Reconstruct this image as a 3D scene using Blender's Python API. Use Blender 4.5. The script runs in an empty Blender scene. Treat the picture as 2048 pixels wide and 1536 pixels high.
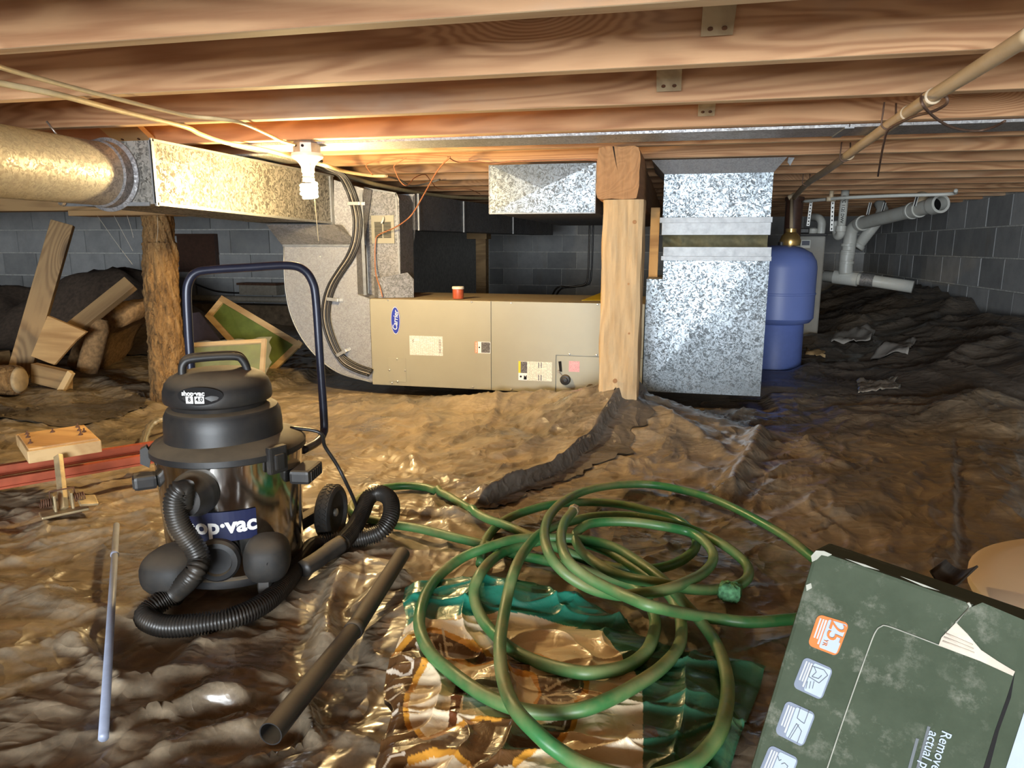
import bpy, bmesh, math, random
import numpy as np
from mathutils import Vector, Matrix, Euler

# ------------------------------------------------------------------ camera
SC = bpy.context.scene
COL = SC.collection
F, YAW, PIT, ROL, ZC = 1420.0, .2219, .192, -.0022, .72
def ray(px, py):
    a = (px-1024)/F; b = (768-py)/F
    cr, sr = math.cos(ROL), math.sin(ROL)
    x = a*cr+b*sr; u = -a*sr+b*cr
    cp, sp = math.cos(PIT), math.sin(PIT)
    y = cp+u*sp; z = -sp+u*cp
    c, s = math.cos(YAW), math.sin(YAW)
    return Vector((x*c-y*s, x*s+y*c, z))
def at_z(px, py, z): d = ray(px, py); t = (z-ZC)/d.z; return Vector((d.x*t, d.y*t, z))
def at_y(px, py, Y): d = ray(px, py); t = Y/d.y; return Vector((d.x*t, Y, ZC+d.z*t))
def at_x(px, py, X): d = ray(px, py); t = X/d.x; return Vector((X, d.y*t, ZC+d.z*t))
def at_d(px, py, D): d = ray(px, py); return Vector((d.x*D, d.y*D, ZC+d.z*D))

cam_d = bpy.data.cameras.new('camera'); cam = bpy.data.objects.new('camera', cam_d); COL.objects.link(cam)
cam_d.sensor_fit = 'HORIZONTAL'; cam_d.sensor_width = 36.0; cam_d.lens = 36.0*F/2048
cam_d.clip_start = .02
fw = ray(1024, 768); rt = (ray(1124, 768)-fw).normalized(); up = (ray(1024, 668)-fw).normalized(); fw.normalize()
M = Matrix((rt, up, -fw)).transposed().to_4x4(); M.translation = (0, 0, ZC)
cam.matrix_world = M
SC.camera = cam

# ------------------------------------------------------------------ light & exposure
SC.view_settings.view_transform = 'Standard'; SC.view_settings.look = 'None'
SC.view_settings.gamma = 1.0; SC.view_settings.use_curve_mapping = False
SC.view_settings.exposure = 0.22
W = bpy.data.worlds.new('daylight'); SC.world = W; W.use_nodes = True
W.node_tree.nodes['Background'].inputs[0].default_value = (.55, .72, 1, 1)
W.node_tree.nodes['Background'].inputs[1].default_value = .3
# daylight from the access hatch in the rear wall, behind the camera
def area(name, loc, target, sx, sy, power, color):
    l = bpy.data.lights.new(name, 'AREA'); l.shape = 'RECTANGLE'; l.size = sx; l.size_y = sy; l.energy = power; l.color = color
    o = bpy.data.objects.new(name, l); COL.objects.link(o); o.location = loc
    o.rotation_euler = (Vector(target)-Vector(loc)).to_track_quat('-Z', 'Y').to_euler()
    return o
HATCH = (-0.25, -3.2)
area('hatch_daylight', (HATCH[0], HATCH[1]+.02, .66), (HATCH[0]+.3, 3.3, .62), 2.6, .78, 320, (.86, .94, 1.0))
BULB_POWER = 280.0
ZJ = 1.088            # underside of the joists

# ------------------------------------------------------------------ noise
def _h(ix, iy, s):
    n = (ix.astype(np.int64)*374761393 + iy.astype(np.int64)*668265263 + s*974634777) & 0xffffffff
    n = ((n ^ (n >> 13))*1274126177) & 0xffffffff
    return ((n ^ (n >> 16)) & 0xffff)/65535.0*2*math.pi
def gn(x, y, s=0):
    x = np.asarray(x, float); y = np.asarray(y, float)
    ix = np.floor(x); iy = np.floor(y); fx = x-ix; fy = y-iy
    u = fx**3*(fx*(fx*6-15)+10); v = fy**3*(fy*(fy*6-15)+10)
    def g(a, b):
        t = _h(ix+a, iy+b, s); return np.cos(t)*(fx-a)+np.sin(t)*(fy-b)
    return ((g(0,0)*(1-u)+g(1,0)*u)*(1-v)+(g(0,1)*(1-u)+g(1,1)*u)*v)*1.4
def fbm(x, y, s=0, o=4):
    r = 0; a = 1.0
    for k in range(o): r = r+a*gn(x*2**k, y*2**k, s+k*17); a *= .5
    return r
def ridge(x, y, s, p):
    wx = x+.35*gn(x*.7, y*.7, s+5); wy = y+.35*gn(x*.7, y*.7, s+9)
    return (1-np.minimum(1, np.abs(gn(wx, wy, s))*1.6))**p
def sst(a, b, x): t = np.clip((x-a)/(b-a), 0, 1); return t*t*(3-2*t)
def tri(t): t = t-np.floor(t); return 1-np.abs(2*t-1)
def pdist(x, y, pts):
    """distance to a polyline and the side (+1 left of travel)"""
    best = np.full(np.shape(x), 1e9); side = np.zeros(np.shape(x)); tt = np.zeros(np.shape(x)); n = len(pts)-1
    for i in range(n):
        ax, ay = pts[i][0], pts[i][1]; bx, by = pts[i+1][0], pts[i+1][1]
        dx, dy = bx-ax, by-ay; L = dx*dx+dy*dy
        t = np.clip(((x-ax)*dx+(y-ay)*dy)/L, 0, 1)
        d = np.hypot(x-ax-t*dx, y-ay-t*dy)
        s = np.sign(dx*(y-ay)-dy*(x-ax))
        m = d < best
        best = np.where(m, d, best); side = np.where(m, s, side); tt = np.where(m, (i+t)/n, tt)
    return best, side, tt

# ------------------------------------------------------------------ object helpers
ORG = {}
def setp(o, label=None, cat=None, group=None, kind=None):
    if label: o['label'] = label
    if cat: o['category'] = cat
    if group: o['group'] = group
    if kind: o['kind'] = kind
    return o
def thing(name, label, cat, loc, group=None):
    o = bpy.data.objects.new(name, None); COL.objects.link(o); o.location = loc; o.empty_display_size = .05
    ORG[o] = Vector(loc)
    return setp(o, label, cat, group)
def mesh_obj(name, verts, faces, mat, parent=None, smooth=False, midx=None):
    org = ORG[parent] if parent is not None else Vector((0, 0, 0))
    v = np.asarray([tuple(p) for p in verts], float) if not isinstance(verts, np.ndarray) else verts
    if parent is None:
        lo = v.min(0); hi = v.max(0); org = Vector(((lo[0]+hi[0])/2, (lo[1]+hi[1])/2, lo[2]))
    me = bpy.data.meshes.new(name); me.from_pydata((v-np.array(org)).tolist(), [], [list(f) for f in faces])
    mats = mat if isinstance(mat, (list, tuple)) else [mat]
    for m in mats: me.materials.append(m)
    if midx is not None: me.polygons.foreach_set('material_index', midx)
    if smooth: me.polygons.foreach_set('use_smooth', [True]*len(me.polygons))
    me.update()
    o = bpy.data.objects.new(name, me); COL.objects.link(o)
    if parent is None: o.location = org
    else: o.parent = parent
    ORG[o] = Vector(org)
    return o
def rotm(rx=0, ry=0, rz=0): return Euler((rx, ry, rz)).to_matrix()
class MB:
    def __init__(s): s.v = []; s.f = []
    def add(s, verts, faces):
        n = len(s.v); s.v += [Vector(p) for p in verts]; s.f += [tuple(i+n for i in f) for f in faces]; return s
    def box(s, a, b, bev=0.0):
        """axis aligned box from corner a to corner b"""
        lo = [min(a[i], b[i]) for i in range(3)]; hi = [max(a[i], b[i]) for i in range(3)]
        return s.obox([(lo[i]+hi[i])/2 for i in range(3)], [hi[i]-lo[i] for i in range(3)], None, bev)
    def obox(s, c, size, R=None, bev=0.0):
        bm = bmesh.new(); bmesh.ops.create_cube(bm, size=1)
        bmesh.ops.scale(bm, vec=Vector(size), verts=bm.verts)
        if bev > 0: bmesh.ops.bevel(bm, geom=bm.edges[:], offset=bev, segments=2, affect='EDGES', profile=.6)
        bm.verts.index_update()
        R = R or Matrix.Identity(3); c = Vector(c)
        s.add([R @ v.co + c for v in bm.verts], [[v.index for v in f.verts] for f in bm.faces]); bm.free(); return s
    def bar(s, p, q, w, h, upv=(0, 0, 1), bev=0.0):
        """rectangular bar from p to q; w sideways, h along upv"""
        p = Vector(p); q = Vector(q); d = (q-p); L = d.length; d.normalize()
        u = Vector(upv); sd = d.cross(u).normalized(); u = sd.cross(d).normalized()
        return s.obox((p+q)/2, (L, w, h), Matrix((d, sd, u)).transposed(), bev)
    def tube(s, pts, r, seg=10, caps=True, closed=False):
        pts = [Vector(p) for p in pts]; n = len(pts)
        rr = r if hasattr(r, '__len__') else [r]*n
        tang = []
        for i in range(n):
            a = pts[i-1] if (i > 0 or closed) else pts[i]; b = pts[(i+1) % n] if (i < n-1 or closed) else pts[i]
            t = (b-a); tang.append(t.normalized() if t.length > 1e-9 else Vector((0, 0, 1)))
        nrm = tang[0].orthogonal().normalized(); base = len(s.v)
        for i in range(n):
            nrm = (nrm - tang[i]*nrm.dot(tang[i]))
            nrm = nrm.normalized() if nrm.length > 1e-6 else tang[i].orthogonal().normalized()
            bn = tang[i].cross(nrm)
            for k in range(seg):
                a = 2*math.pi*k/seg; s.v.append(pts[i]+(nrm*math.cos(a)+bn*math.sin(a))*rr[i])
        for i in range(n if closed else n-1):
            j = (i+1) % n
            for k in range(seg):
                l = (k+1) % seg
                s.f.append((base+i*seg+k, base+i*seg+l, base+j*seg+l, base+j*seg+k))
        if caps and not closed:
            s.f.append(tuple(base+k for k in reversed(range(seg)))); s.f.append(tuple(base+(n-1)*seg+k for k in range(seg)))
        return s
    def lathe(s, prof, c=(0, 0, 0), axis=(0, 0, 1), seg=32, sx=1.0, ref=None):
        """prof: list of (r, h) along axis"""
        ax = Vector(axis).normalized(); u = Vector(ref).normalized() if ref is not None else ax.orthogonal().normalized()
        u = (u-ax*u.dot(ax)).normalized(); w = ax.cross(u); c = Vector(c); base = len(s.v); n = len(prof)
        for r, h in prof:
            for k in range(seg):
                a = 2*math.pi*k/seg; s.v.append(c+ax*h+(u*math.cos(a)*sx+w*math.sin(a))*r)
        for i in range(n-1):
            for k in range(seg):
                l = (k+1) % seg; s.f.append((base+i*seg+k, base+i*seg+l, base+(i+1)*seg+l, base+(i+1)*seg+k))
        if prof[0][0] > 1e-4: s.f.append(tuple(base+k for k in reversed(range(seg))))
        if prof[-1][0] > 1e-4: s.f.append(tuple(base+(n-1)*seg+k for k in range(seg)))
        return s
    def prism(s, poly, dvec):
        """closed polygon of 3D points extruded by dvec"""
        n = len(poly); dv = Vector(dvec); p = [Vector(q) for q in poly]
        return s.add(p+[q+dv for q in p], [tuple(range(n))[::-1], tuple(range(n, 2*n))]+[(i, (i+1) % n, (i+1) % n+n, i+n) for i in range(n)])
    def hexa(s, p8):
        """8 corners: 4 of one end in order, 4 of the other end"""
        return s.add(p8, [(3, 2, 1, 0), (4, 5, 6, 7), (0, 1, 5, 4), (1, 2, 6, 5), (2, 3, 7, 6), (3, 0, 4, 7)])
    def build(s, name, mat, parent=None, smooth=False, autosm=None):
        o = mesh_obj(name, s.v, s.f, mat, parent, smooth)
        bm = bmesh.new(); bm.from_mesh(o.data); bmesh.ops.recalc_face_normals(bm, faces=bm.faces)
        if autosm:
            for e in bm.edges:
                if len(e.link_faces) == 2 and e.calc_face_angle(0) > autosm: e.smooth = False
            for f in bm.faces: f.smooth = True
        bm.to_mesh(o.data); bm.free()
        return o
SM = math.radians(38)
def spline(pts, n=8, closed=False):
    """Catmull-Rom through points"""
    P = [Vector(p) for p in pts]; out = []; m = len(P)
    if closed: idx = range(m)
    else: idx = range(m-1)
    for i in idx:
        p0 = P[i-1] if (i > 0 or closed) else P[0]*2-P[1]; p1 = P[i]; p2 = P[(i+1) % m]
        p3 = P[(i+2) % m] if (i+2 < m or closed) else P[-1]*2-P[-2]
        for k in range(n):
            t = k/n
            out.append(.5*((2*p1)+(p2-p0)*t+(2*p0-5*p1+4*p2-p3)*t*t+(3*p1-p0-3*p2+p3)*t**3))
    if not closed: out.append(P[-1])
    return out
_tc = {}
def text_geo(txt, bold=.0, shear=0, res=3, space=1.0):
    """2D triangles of a text, cap height about 0.7"""
    key = (txt, bold, shear, res, space)
    if key in _tc: return _tc[key]
    cu = bpy.data.curves.new('lettering', 'FONT'); cu.body = txt; cu.offset = bold; cu.shear = shear; cu.resolution_u = res
    cu.space_character = space; cu.align_x = 'CENTER'; cu.align_y = 'CENTER'
    o = bpy.data.objects.new('lettering', cu); COL.objects.link(o)
    dg = bpy.context.evaluated_depsgraph_get(); dg.update()
    me = bpy.data.meshes.new_from_object(o.evaluated_get(dg))
    v = [(p.co.x, p.co.y) for p in me.vertices]; f = [tuple(p.vertices) for p in me.polygons]
    bpy.data.objects.remove(o); bpy.data.curves.remove(cu); bpy.data.meshes.remove(me)
    _tc[key] = (v, f); return v, f
def lettering(name, txt, mat, parent, origin, ux, uy, size, bold=0, shear=0, lift=.0006, wrap=None, space=1.0, xs=1.0):
    v, f = text_geo(txt, bold, shear, 3, space)
    o = Vector(origin); ux = Vector(ux).normalized(); uy = Vector(uy).normalized(); n = ux.cross(uy)
    if wrap: vv = [wrap(x*size*xs, y*size) for x, y in v]
    else: vv = [o+ux*x*size*xs+uy*y*size+n*lift for x, y in v]
    return mesh_obj(name, vv, f, mat, parent)
# ------------------------------------------------------------------ materials
MT = {}
class NT:
    def __init__(s, name):
        s.m = bpy.data.materials.new(name); s.m.use_nodes = True; s.t = s.m.node_tree; s.n = s.t.nodes; s.l = s.t.links
        s.b = s.n['Principled BSDF']; MT[name] = s.m; s.k = 0
    def node(s, typ, **kw):
        n = s.n.new(typ); n.location = (-200*(s.k % 8)-300, -200*(s.k//8)); s.k += 1
        for a, v in kw.items():
            if a.startswith('i_'):
                key = a[2:]; key = int(key) if key.isdigit() else key.replace('_', ' ')
                if isinstance(v, bpy.types.NodeSocket): s.l.new(v, n.inputs[key])
                else: n.inputs[key].default_value = v
            else: setattr(n, a, v)
        return n
    def set(s, **kw):
        for a, v in kw.items():
            key = a.replace('_', ' ')
            if isinstance(v, bpy.types.NodeSocket): s.l.new(v, s.b.inputs[key])
            else: s.b.inputs[key].default_value = (*v, 1) if isinstance(v, tuple) and len(v) == 3 else v
    def coords(s, scale=(1, 1, 1), rnd=False, kind='Object', loc=(0, 0, 0), rot=(0, 0, 0)):
        tc = s.node('ShaderNodeTexCoord'); out = tc.outputs[kind]
        if rnd:
            oi = s.node('ShaderNodeObjectInfo'); mu = s.node('ShaderNodeVectorMath', operation='SCALE', i_Scale=37.0)
            cb = s.node('ShaderNodeCombineXYZ', i_0=oi.outputs['Random'], i_1=oi.outputs['Random'], i_2=oi.outputs['Random'])
            s.l.new(cb.outputs[0], mu.inputs[0]); ad = s.node('ShaderNodeVectorMath', operation='ADD', i_0=out, i_1=mu.outputs[0]); out = ad.outputs[0]
        mp = s.node('ShaderNodeMapping', i_Vector=out, i_Scale=scale, i_Location=loc, i_Rotation=rot)
        return mp.outputs[0]
    def noise(s, vec, scale, detail=4, rough=.55, dist=0): return s.node('ShaderNodeTexNoise', i_Vector=vec, i_Scale=scale, i_Detail=detail, i_Roughness=rough, i_Distortion=dist).outputs['Fac']
    def ramp(s, fac, stops, interp='LINEAR'):
        r = s.node('ShaderNodeValToRGB', i_Fac=fac); e = r.color_ramp; e.interpolation = interp
        while len(e.elements) < len(stops): e.elements.new(.5)
        for el, (p, c) in zip(e.elements, stops): el.position = p; el.color = (*c, 1) if len(c) == 3 else c
        return r.outputs[0]
    def vr(s, fac, a, b, lo=0, hi=1): return s.node('ShaderNodeMapRange', i_Value=fac, i_1=a, i_2=b, i_3=lo, i_4=hi).outputs[0]
    def mix(s, fac, a, b, blend='MIX'):
        n = s.node('ShaderNodeMixRGB', blend_type=blend)
        for k, v in (('Fac', fac), ('Color1', a), ('Color2', b)):
            if isinstance(v, bpy.types.NodeSocket): s.l.new(v, n.inputs[k])
            else: n.inputs[k].default_value = (*v, 1) if isinstance(v, tuple) else v
        return n.outputs[0]
    def math(s, op, a, b=0.0): return s.node('ShaderNodeMath', operation=op, i_0=a, i_1=b).outputs[0]
    def bump(s, h, strength=.3, dist=.01, prev=None):
        n = s.node('ShaderNodeBump', i_Strength=strength, i_Distance=dist, i_Height=h)
        if prev is not None: s.l.new(prev, n.inputs['Normal'])
        s.l.new(n.outputs[0], s.b.inputs['Normal']); return n.outputs[0]
def plain(name, col, rough=.5, metal=0.0, var=.12, bump=0.0, scale=40, **kw):
    t = NT(name); v = t.coords(rnd=True); n = t.noise(v, scale, 3)
    a = tuple(c*(1-var) for c in col); b = tuple(min(1, c*(1+var)) for c in col)
    t.set(Base_Color=t.ramp(n, [(.3, a), (.7, b)]), Roughness=rough, Metallic=metal, **kw)
    if bump: t.bump(n, bump, .002)
    return t.m
def dusty(name, col, dust=(.30, .22, .14), rough=.5, amount=.5, metal=0.0, scale=9, up=True):
    """coloured surface with settled dust in noise patches, more on faces that look up"""
    t = NT(name); v = t.coords(rnd=True); n = t.noise(v, scale, 6, .65)
    fac = t.vr(n, .45, .75, 0, amount)
    if up:
        g = t.node('ShaderNodeNewGeometry'); sx = t.node('ShaderNodeSeparateXYZ', i_0=g.outputs['Normal'])
        u = t.vr(sx.outputs[2], .35, .95, 0, .75); fac = t.math('MAXIMUM', fac, t.math('MULTIPLY', u, t.vr(n, .25, .6, .5, 1)))
    t.set(Base_Color=t.mix(fac, col, dust), Roughness=t.vr(fac, 0, 1, rough, .85), Metallic=metal)
    t.bump(t.noise(v, 160, 2), .08, .001)
    return t.m
def wood(name, c_lo, c_hi, c_dark, rings=26, bumpy=.12, axis=0, rough=.72, knots=True, stain=None, diag=None):
    """sawn lumber, grain along local axis"""
    t = NT(name)
    sc = [6.0, 6.0, 6.0]; sc[axis] = .55
    v = t.coords(tuple(sc), rnd=True)
    low = t.noise(v, .8, 3, .5, .6)
    val = low
    if knots:
        k = [5.0, 5.0, 5.0]; k[axis] = 1.6
        kv = t.coords(tuple(k), rnd=True)
        vo = t.node('ShaderNodeTexVoronoi', i_Vector=kv, i_Scale=.62, i_Randomness=1.0); d = vo.outputs['Distance']
        kn = t.vr(d, .0, .34, 1, 0)
        kn2 = t.math('MULTIPLY', kn, kn); val = t.math('ADD', low, t.math('MULTIPLY', kn2, .9))
    s1 = t.math('SINE', t.math('MULTIPLY', val, rings*3.0)); g1 = t.vr(s1, -1, 1)
    fine = list(sc); fine = [f*14 for f in fine]; fine[axis] = 5
    fv = t.coords(tuple(fine), rnd=True); fn = t.noise(fv, 1.0, 3, .6)
    gr = t.math('ADD', t.math('MULTIPLY', g1, .55), t.math('MULTIPLY', fn, .55))
    if diag is not None:
        dn = t.noise(t.coords((70, 70, 7), rnd=True, rot=(0, diag, 0)), 1.0, 4, .6, .4); gr = t.math('ADD', t.math('MULTIPLY', gr, .35), t.math('MULTIPLY', dn, .8))
    col = t.ramp(gr, [(.15, c_lo), (.75, c_hi)])
    blot = t.noise(t.coords((1, 1, 1), rnd=True), 2.2, 4, .6)
    col = t.mix(t.vr(blot, .5, .8, 0, .45), col, c_dark)
    if stain: col = t.mix(t.vr(t.noise(t.coords((.7, 2, 2), rnd=True), 1.6, 5, .6), .56, .7, 0, .55), col, stain)
    if knots: col = t.mix(t.vr(d, .03, .10, .85, 0), col, tuple(c*.55 for c in c_dark))
    oi = t.node('ShaderNodeObjectInfo'); hs = t.node('ShaderNodeHueSaturation', i_Color=col, i_Value=t.vr(oi.outputs['Random'], 0, 1, .82, 1.15))
    t.set(Base_Color=hs.outputs[0], Roughness=rough)
    t.bump(gr, bumpy, .004)
    return t.m
def galv(name, base=.50, rough=.42, spang=55, mottle=.5, dust=.25, tint=(1, 1, 1.03), metal=.75, streak=0.0):
    """galvanised sheet: spangle cells, oxidised patches, dust"""
    t = NT(name); v = t.coords(rnd=True)
    nz = t.node('ShaderNodeTexNoise', i_Vector=v, i_Scale=30.0, i_Detail=3.0)
    vv = t.mix(.06, v, nz.outputs['Color'])
    vo = t.node('ShaderNodeTexVoronoi', i_Vector=vv, i_Scale=spang); cell = t.node('ShaderNodeSeparateColor', i_0=vo.outputs['Color']).outputs[0]
    big = t.noise(t.coords((1, 1, .45), rnd=True) if streak else v, 5, 6, .7); mid = t.noise(t.coords((1.6, 1.6, .55), rnd=True) if streak else v, 55, 5, .75)
    m = t.math('ADD', t.math('MULTIPLY', cell, .5), t.math('MULTIPLY', mid, .5))
    f = t.vr(t.math('ADD', m, t.math('MULTIPLY', big, .6)), .55, 1.05)
    lo = tuple(base*(1-mottle)*c for c in tint); hi = tuple(min(1, base*(1+mottle*.55)*c) for c in tint)
    col = t.ramp(f, [(.1, lo), (.85, hi)])
    df = t.vr(t.noise(v, 2.3, 6, .7), .45, .8, 0, dust)
    t.set(Base_Color=t.mix(df, col, (.32, .26, .18)), Metallic=t.vr(df, 0, 1, metal, .1), Roughness=t.vr(f, 0, 1, rough+.16, rough-.1))
    t.bump(m, .10, .0012)
    return t.m
def printed(name, paper, ink, lines=30, axis=0, block=.0, dens=.5):
    """label with rows of unreadable small print (Generated coords, rows across `axis`)"""
    t = NT(name); v = t.coords(kind='Generated'); sp = t.node('ShaderNodeSeparateXYZ', i_0=v); a, b = (sp.outputs[0], sp.outputs[2])
    if axis: a, b = b, a
    row = t.math('FRACT', t.math('MULTIPLY', a, lines)); on = t.math('GREATER_THAN', row, .45)
    rid = t.math('FLOOR', t.math('MULTIPLY', a, lines))
    cb = t.node('ShaderNodeCombineXYZ', i_0=t.math('MULTIPLY', b, 26.0), i_1=t.math('MULTIPLY', rid, 3.7)); w = t.noise(cb.outputs[0], 1.0, 2)
    on = t.math('MULTIPLY', on, t.math('GREATER_THAN', w, dens))
    cb2 = t.node('ShaderNodeCombineXYZ', i_0=t.math('MULTIPLY', b, 3.0), i_1=t.math('MULTIPLY', t.math('FLOOR', t.math('MULTIPLY', a, lines/5)), 2.3)); w2 = t.noise(cb2.outputs[0], 1.0, 1)
    on = t.math('MULTIPLY', on, t.math('GREATER_THAN', w2, .40))
    t.set(Base_Color=t.mix(t.math('MULTIPLY', on, .55), paper, ink), Roughness=.5)
    return t.m

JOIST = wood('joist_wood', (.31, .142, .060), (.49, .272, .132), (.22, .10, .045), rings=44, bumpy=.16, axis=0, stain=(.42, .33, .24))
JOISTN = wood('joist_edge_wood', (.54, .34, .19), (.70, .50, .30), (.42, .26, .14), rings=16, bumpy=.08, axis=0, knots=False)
TIMBER = wood('rough_timber', (.42, .26, .115), (.66, .46, .25), (.34, .20, .09), rings=40, bumpy=.5, axis=2, rough=.85, knots=False, diag=.6)
BEAMW = wood('beam_timber', (.26, .125, .05), (.42, .22, .095), (.17, .08, .035), rings=30, bumpy=.6, axis=1, rough=.85, knots=False, diag=.25)
LUMBER = wood('weathered_lumber', (.24, .14, .06), (.40, .25, .11), (.16, .09, .04), rings=18, bumpy=.15, axis=0)
PINE = wood('pale_pine', (.46, .28, .12), (.62, .42, .2), (.36, .2, .08), rings=14, bumpy=.08, axis=0, knots=False)
PLY = wood('plywood', (.36, .19, .07), (.62, .38, .16), (.34, .19, .08), rings=9, bumpy=.08, axis=0, knots=False)
SCAB = wood('grey_bridging_wood', (.34, .26, .16), (.48, .38, .24), (.27, .2, .12), rings=14, bumpy=.1, axis=2, knots=False)
GALV = galv('galvanized_steel', .36, .50, 190, .26, .3, metal=.5)
GALVP = galv('galvanized_plenum_steel', .22, .40, 170, .55, .10, (.88, 1.0, 1.10), .85)
GALVD = galv('dusty_dark_steel', .24, .58, 150, .35, .45, metal=.5)
GALVO = galv('oxidized_duct_steel', .20, .55, 120, .7, .25, (1, .97, .88), .3, 1)
GALVR = galv('dusty_round_duct_steel', .40, .55, 150, .3, .7, (1, .96, .86), .4)
STRIP = plain('flashing_strip_steel', (.27, .28, .29), .5, .6, .15)
SCREW = plain('screw_steel', (.55, .53, .48), .35, .8)
def floor_mat(name, dust, plastic, amount, rough=(.30, .62), coat=.25):
    t = NT(name); v = t.coords()
    n1 = t.noise(v, 1.7, 7, .62); n2 = t.noise(v, 9, 6, .7); n3 = t.noise(v, 60, 4, .7)
    f = t.math('ADD', t.math('MULTIPLY', n1, .55), t.math('ADD', t.math('MULTIPLY', n2, .33), t.math('MULTIPLY', n3, .14)))
    fac = t.vr(f, .40, .62, 1-amount-.35, min(1, amount+.3))
    d2 = t.mix(n2, tuple(c*.72 for c in dust), tuple(c*1.22 for c in dust))
    col = t.mix(fac, plastic, d2)
    deb = t.math('MULTIPLY', t.vr(t.noise(v, 190, 2), .70, .74), t.vr(t.noise(v, 3.1, 4), .5, .62))
    col = t.mix(deb, col, (.42, .31, .17))
    wet = t.vr(t.noise(t.coords(loc=(3.1, 7.7, 0)), 2.2, 3), .56, .64)
    t.set(Base_Color=col, Roughness=t.math('MULTIPLY', t.vr(fac, 0, 1, rough[0], rough[1]), t.vr(wet, 0, 1, 1, .62)), Coat_Weight=coat, Coat_Roughness=.16)
    # fine crumple relief
    wv = t.node('ShaderNodeTexNoise', i_Vector=v, i_Scale=3.0, i_Detail=2.0)
    vv = t.mix(.12, v, wv.outputs['Color'])
    def rd(sc, sx, sy, rot):
        q = t.node('ShaderNodeMapping', i_Vector=vv, i_Scale=(sx, sy, 1), i_Rotation=(0, 0, rot)); nn = t.noise(q.outputs[0], sc, 2, .5)
        return t.math('SUBTRACT', 1.0, t.math('MULTIPLY', t.math('ABSOLUTE', t.math('SUBTRACT', nn, .5)), 8.0))
    h = t.math('ADD', t.math('MULTIPLY', t.math('MAXIMUM', rd(11, 1, .45, .5), 0.0), 1.0), t.math('MULTIPLY', t.math('MAXIMUM', rd(20, .5, 1, -.3), 0.0), .55))
    b1 = t.bump(h, .55, .007); t.bump(n3, .05, .003, b1)
    return t.m
FLOORM = floor_mat('dusty_plastic_sheet', (.37, .285, .185), (.10, .080, .058), .66, (.27, .56), .30)
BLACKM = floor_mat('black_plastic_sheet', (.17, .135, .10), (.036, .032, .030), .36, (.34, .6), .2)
def block_mat():
    t = NT('concrete_block'); v = t.coords(rnd=True)
    n = t.noise(v, 7, 6, .65); n2 = t.noise(v, 120, 3, .7)
    c = t.ramp(n, [(.25, (.34, .343, .345)), (.55, (.44, .442, .44)), (.8, (.52, .515, .49))])
    oi = t.node('ShaderNodeObjectInfo'); hs = t.node('ShaderNodeHueSaturation', i_Color=c, i_Value=t.vr(oi.outputs['Random'], 0, 1, .72, 1.18))
    w = t.noise(t.coords((1, 1, .35), rnd=True), 5, 4); col = t.mix(t.vr(w, .62, .78, 0, .35), hs.outputs[0], (.30, .24, .16))
    t.set(Base_Color=col, Roughness=.9); t.bump(n2, .5, .004); return t.m
BLOCK = block_mat()
MORTAR = plain('mortar', (.66, .65, .61), .95, 0, .2, .3, 30)
DIRT = plain('dirt', (.16, .11, .065), .95, 0, .4, .6, 18)
BLACKP = dusty('black_plastic', (.013, .0125, .013), (.20, .145, .085), .46, .12, up=True)
RUBBER = dusty('black_rubber', (.014, .013, .012), (.13, .095, .06), .65, .25)
HOSEB = dusty('black_hose_plastic', (.024, .021, .018), (.12, .085, .05), .38, .35, up=False)
NAVYTUBE = plain('dark_navy_steel_tube', (.016, .018, .034), .34, .2, .15)
CHROME = plain('polished_stainless', (.62, .60, .57), .13, 1.0, .05)
PUTTY = plain('putty_sheet_metal', (.335, .308, .225), .46, .1, .03, 0, 6)
PUTTYD = dusty('putty_sheet_metal_dusty', (.35, .33, .26), (.34, .25, .14), .5, .5, up=True)
WHITE = plain('white_print', (.78, .77, .74), .5, 0, .02)
NAVY = plain('navy_print', (.012, .016, .055), .4, 0, .05)
BLUEBADGE = plain('blue_badge', (.020, .040, .33), .35, 0, .03)
BLACKI = plain('black_ink', (.014, .013, .013), .85, 0, .05, Specular_IOR_Level=.15)
ORANGEI = plain('orange_ink', (.78, .19, .05), .5, 0, .05)
YELLOW = plain('yellow_sticker', (.80, .58, .02), .45, 0, .05)
PINK = printed('pink_label', (.78, .36, .36), (.12, .05, .06), 12, 0)
LABELW = printed('rating_label', (.78, .74, .68), (.16, .13, .11), 34, 0, dens=.45)
LABELB = printed('caution_label_text', (.78, .74, .60), (.2, .18, .14), 30, 0, dens=.45)
LABELK = printed('dark_label_text', (.06, .05, .05), (.45, .42, .36), 6, 0, dens=.5)
PVC = dusty('white_pvc', (.60, .60, .55), (.40, .35, .26), .38, .35, up=False)
PVCT = dusty('tan_pvc', (.56, .44, .29), (.40, .28, .16), .42, .35, up=False)
CABLE = plain('cream_cable_sheath', (.62, .49, .27), .5, 0, .1)
CABLEH = plain('dark_grey_cable', (.07, .062, .052), .45, 0, .2)
CABLEG = plain('dusty_grey_cable', (.33, .29, .23), .6, 0, .15)
CABLEK = plain('black_cable', (.020, .018, .017), .4, 0, .2)
COPPER = plain('copper_thermostat_wire', (.42, .17, .08), .45, .3, .1)
WIRE = plain('rusty_hanger_wire', (.14, .085, .06), .6, .4, .2)
STRAP = plain('perforated_strap_steel', (.50, .50, .48), .4, .7, .1)
TANKB = plain('blue_tank_paint', (.135, .19, .46), .42, 0, .05, 0, 5)
TANKD = plain('dark_blue_tank_base', (.10, .15, .40), .5, 0, .05)
CANVAS = plain('olive_canvas', (.10, .095, .055), .85, 0, .2, .3, 60)
CERAMIC = plain('lampholder_porcelain', (.74, .70, .60), .35, 0, .04)
BOXMET = plain('junction_box_steel', (.42, .38, .34), .5, .6, .15)
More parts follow.
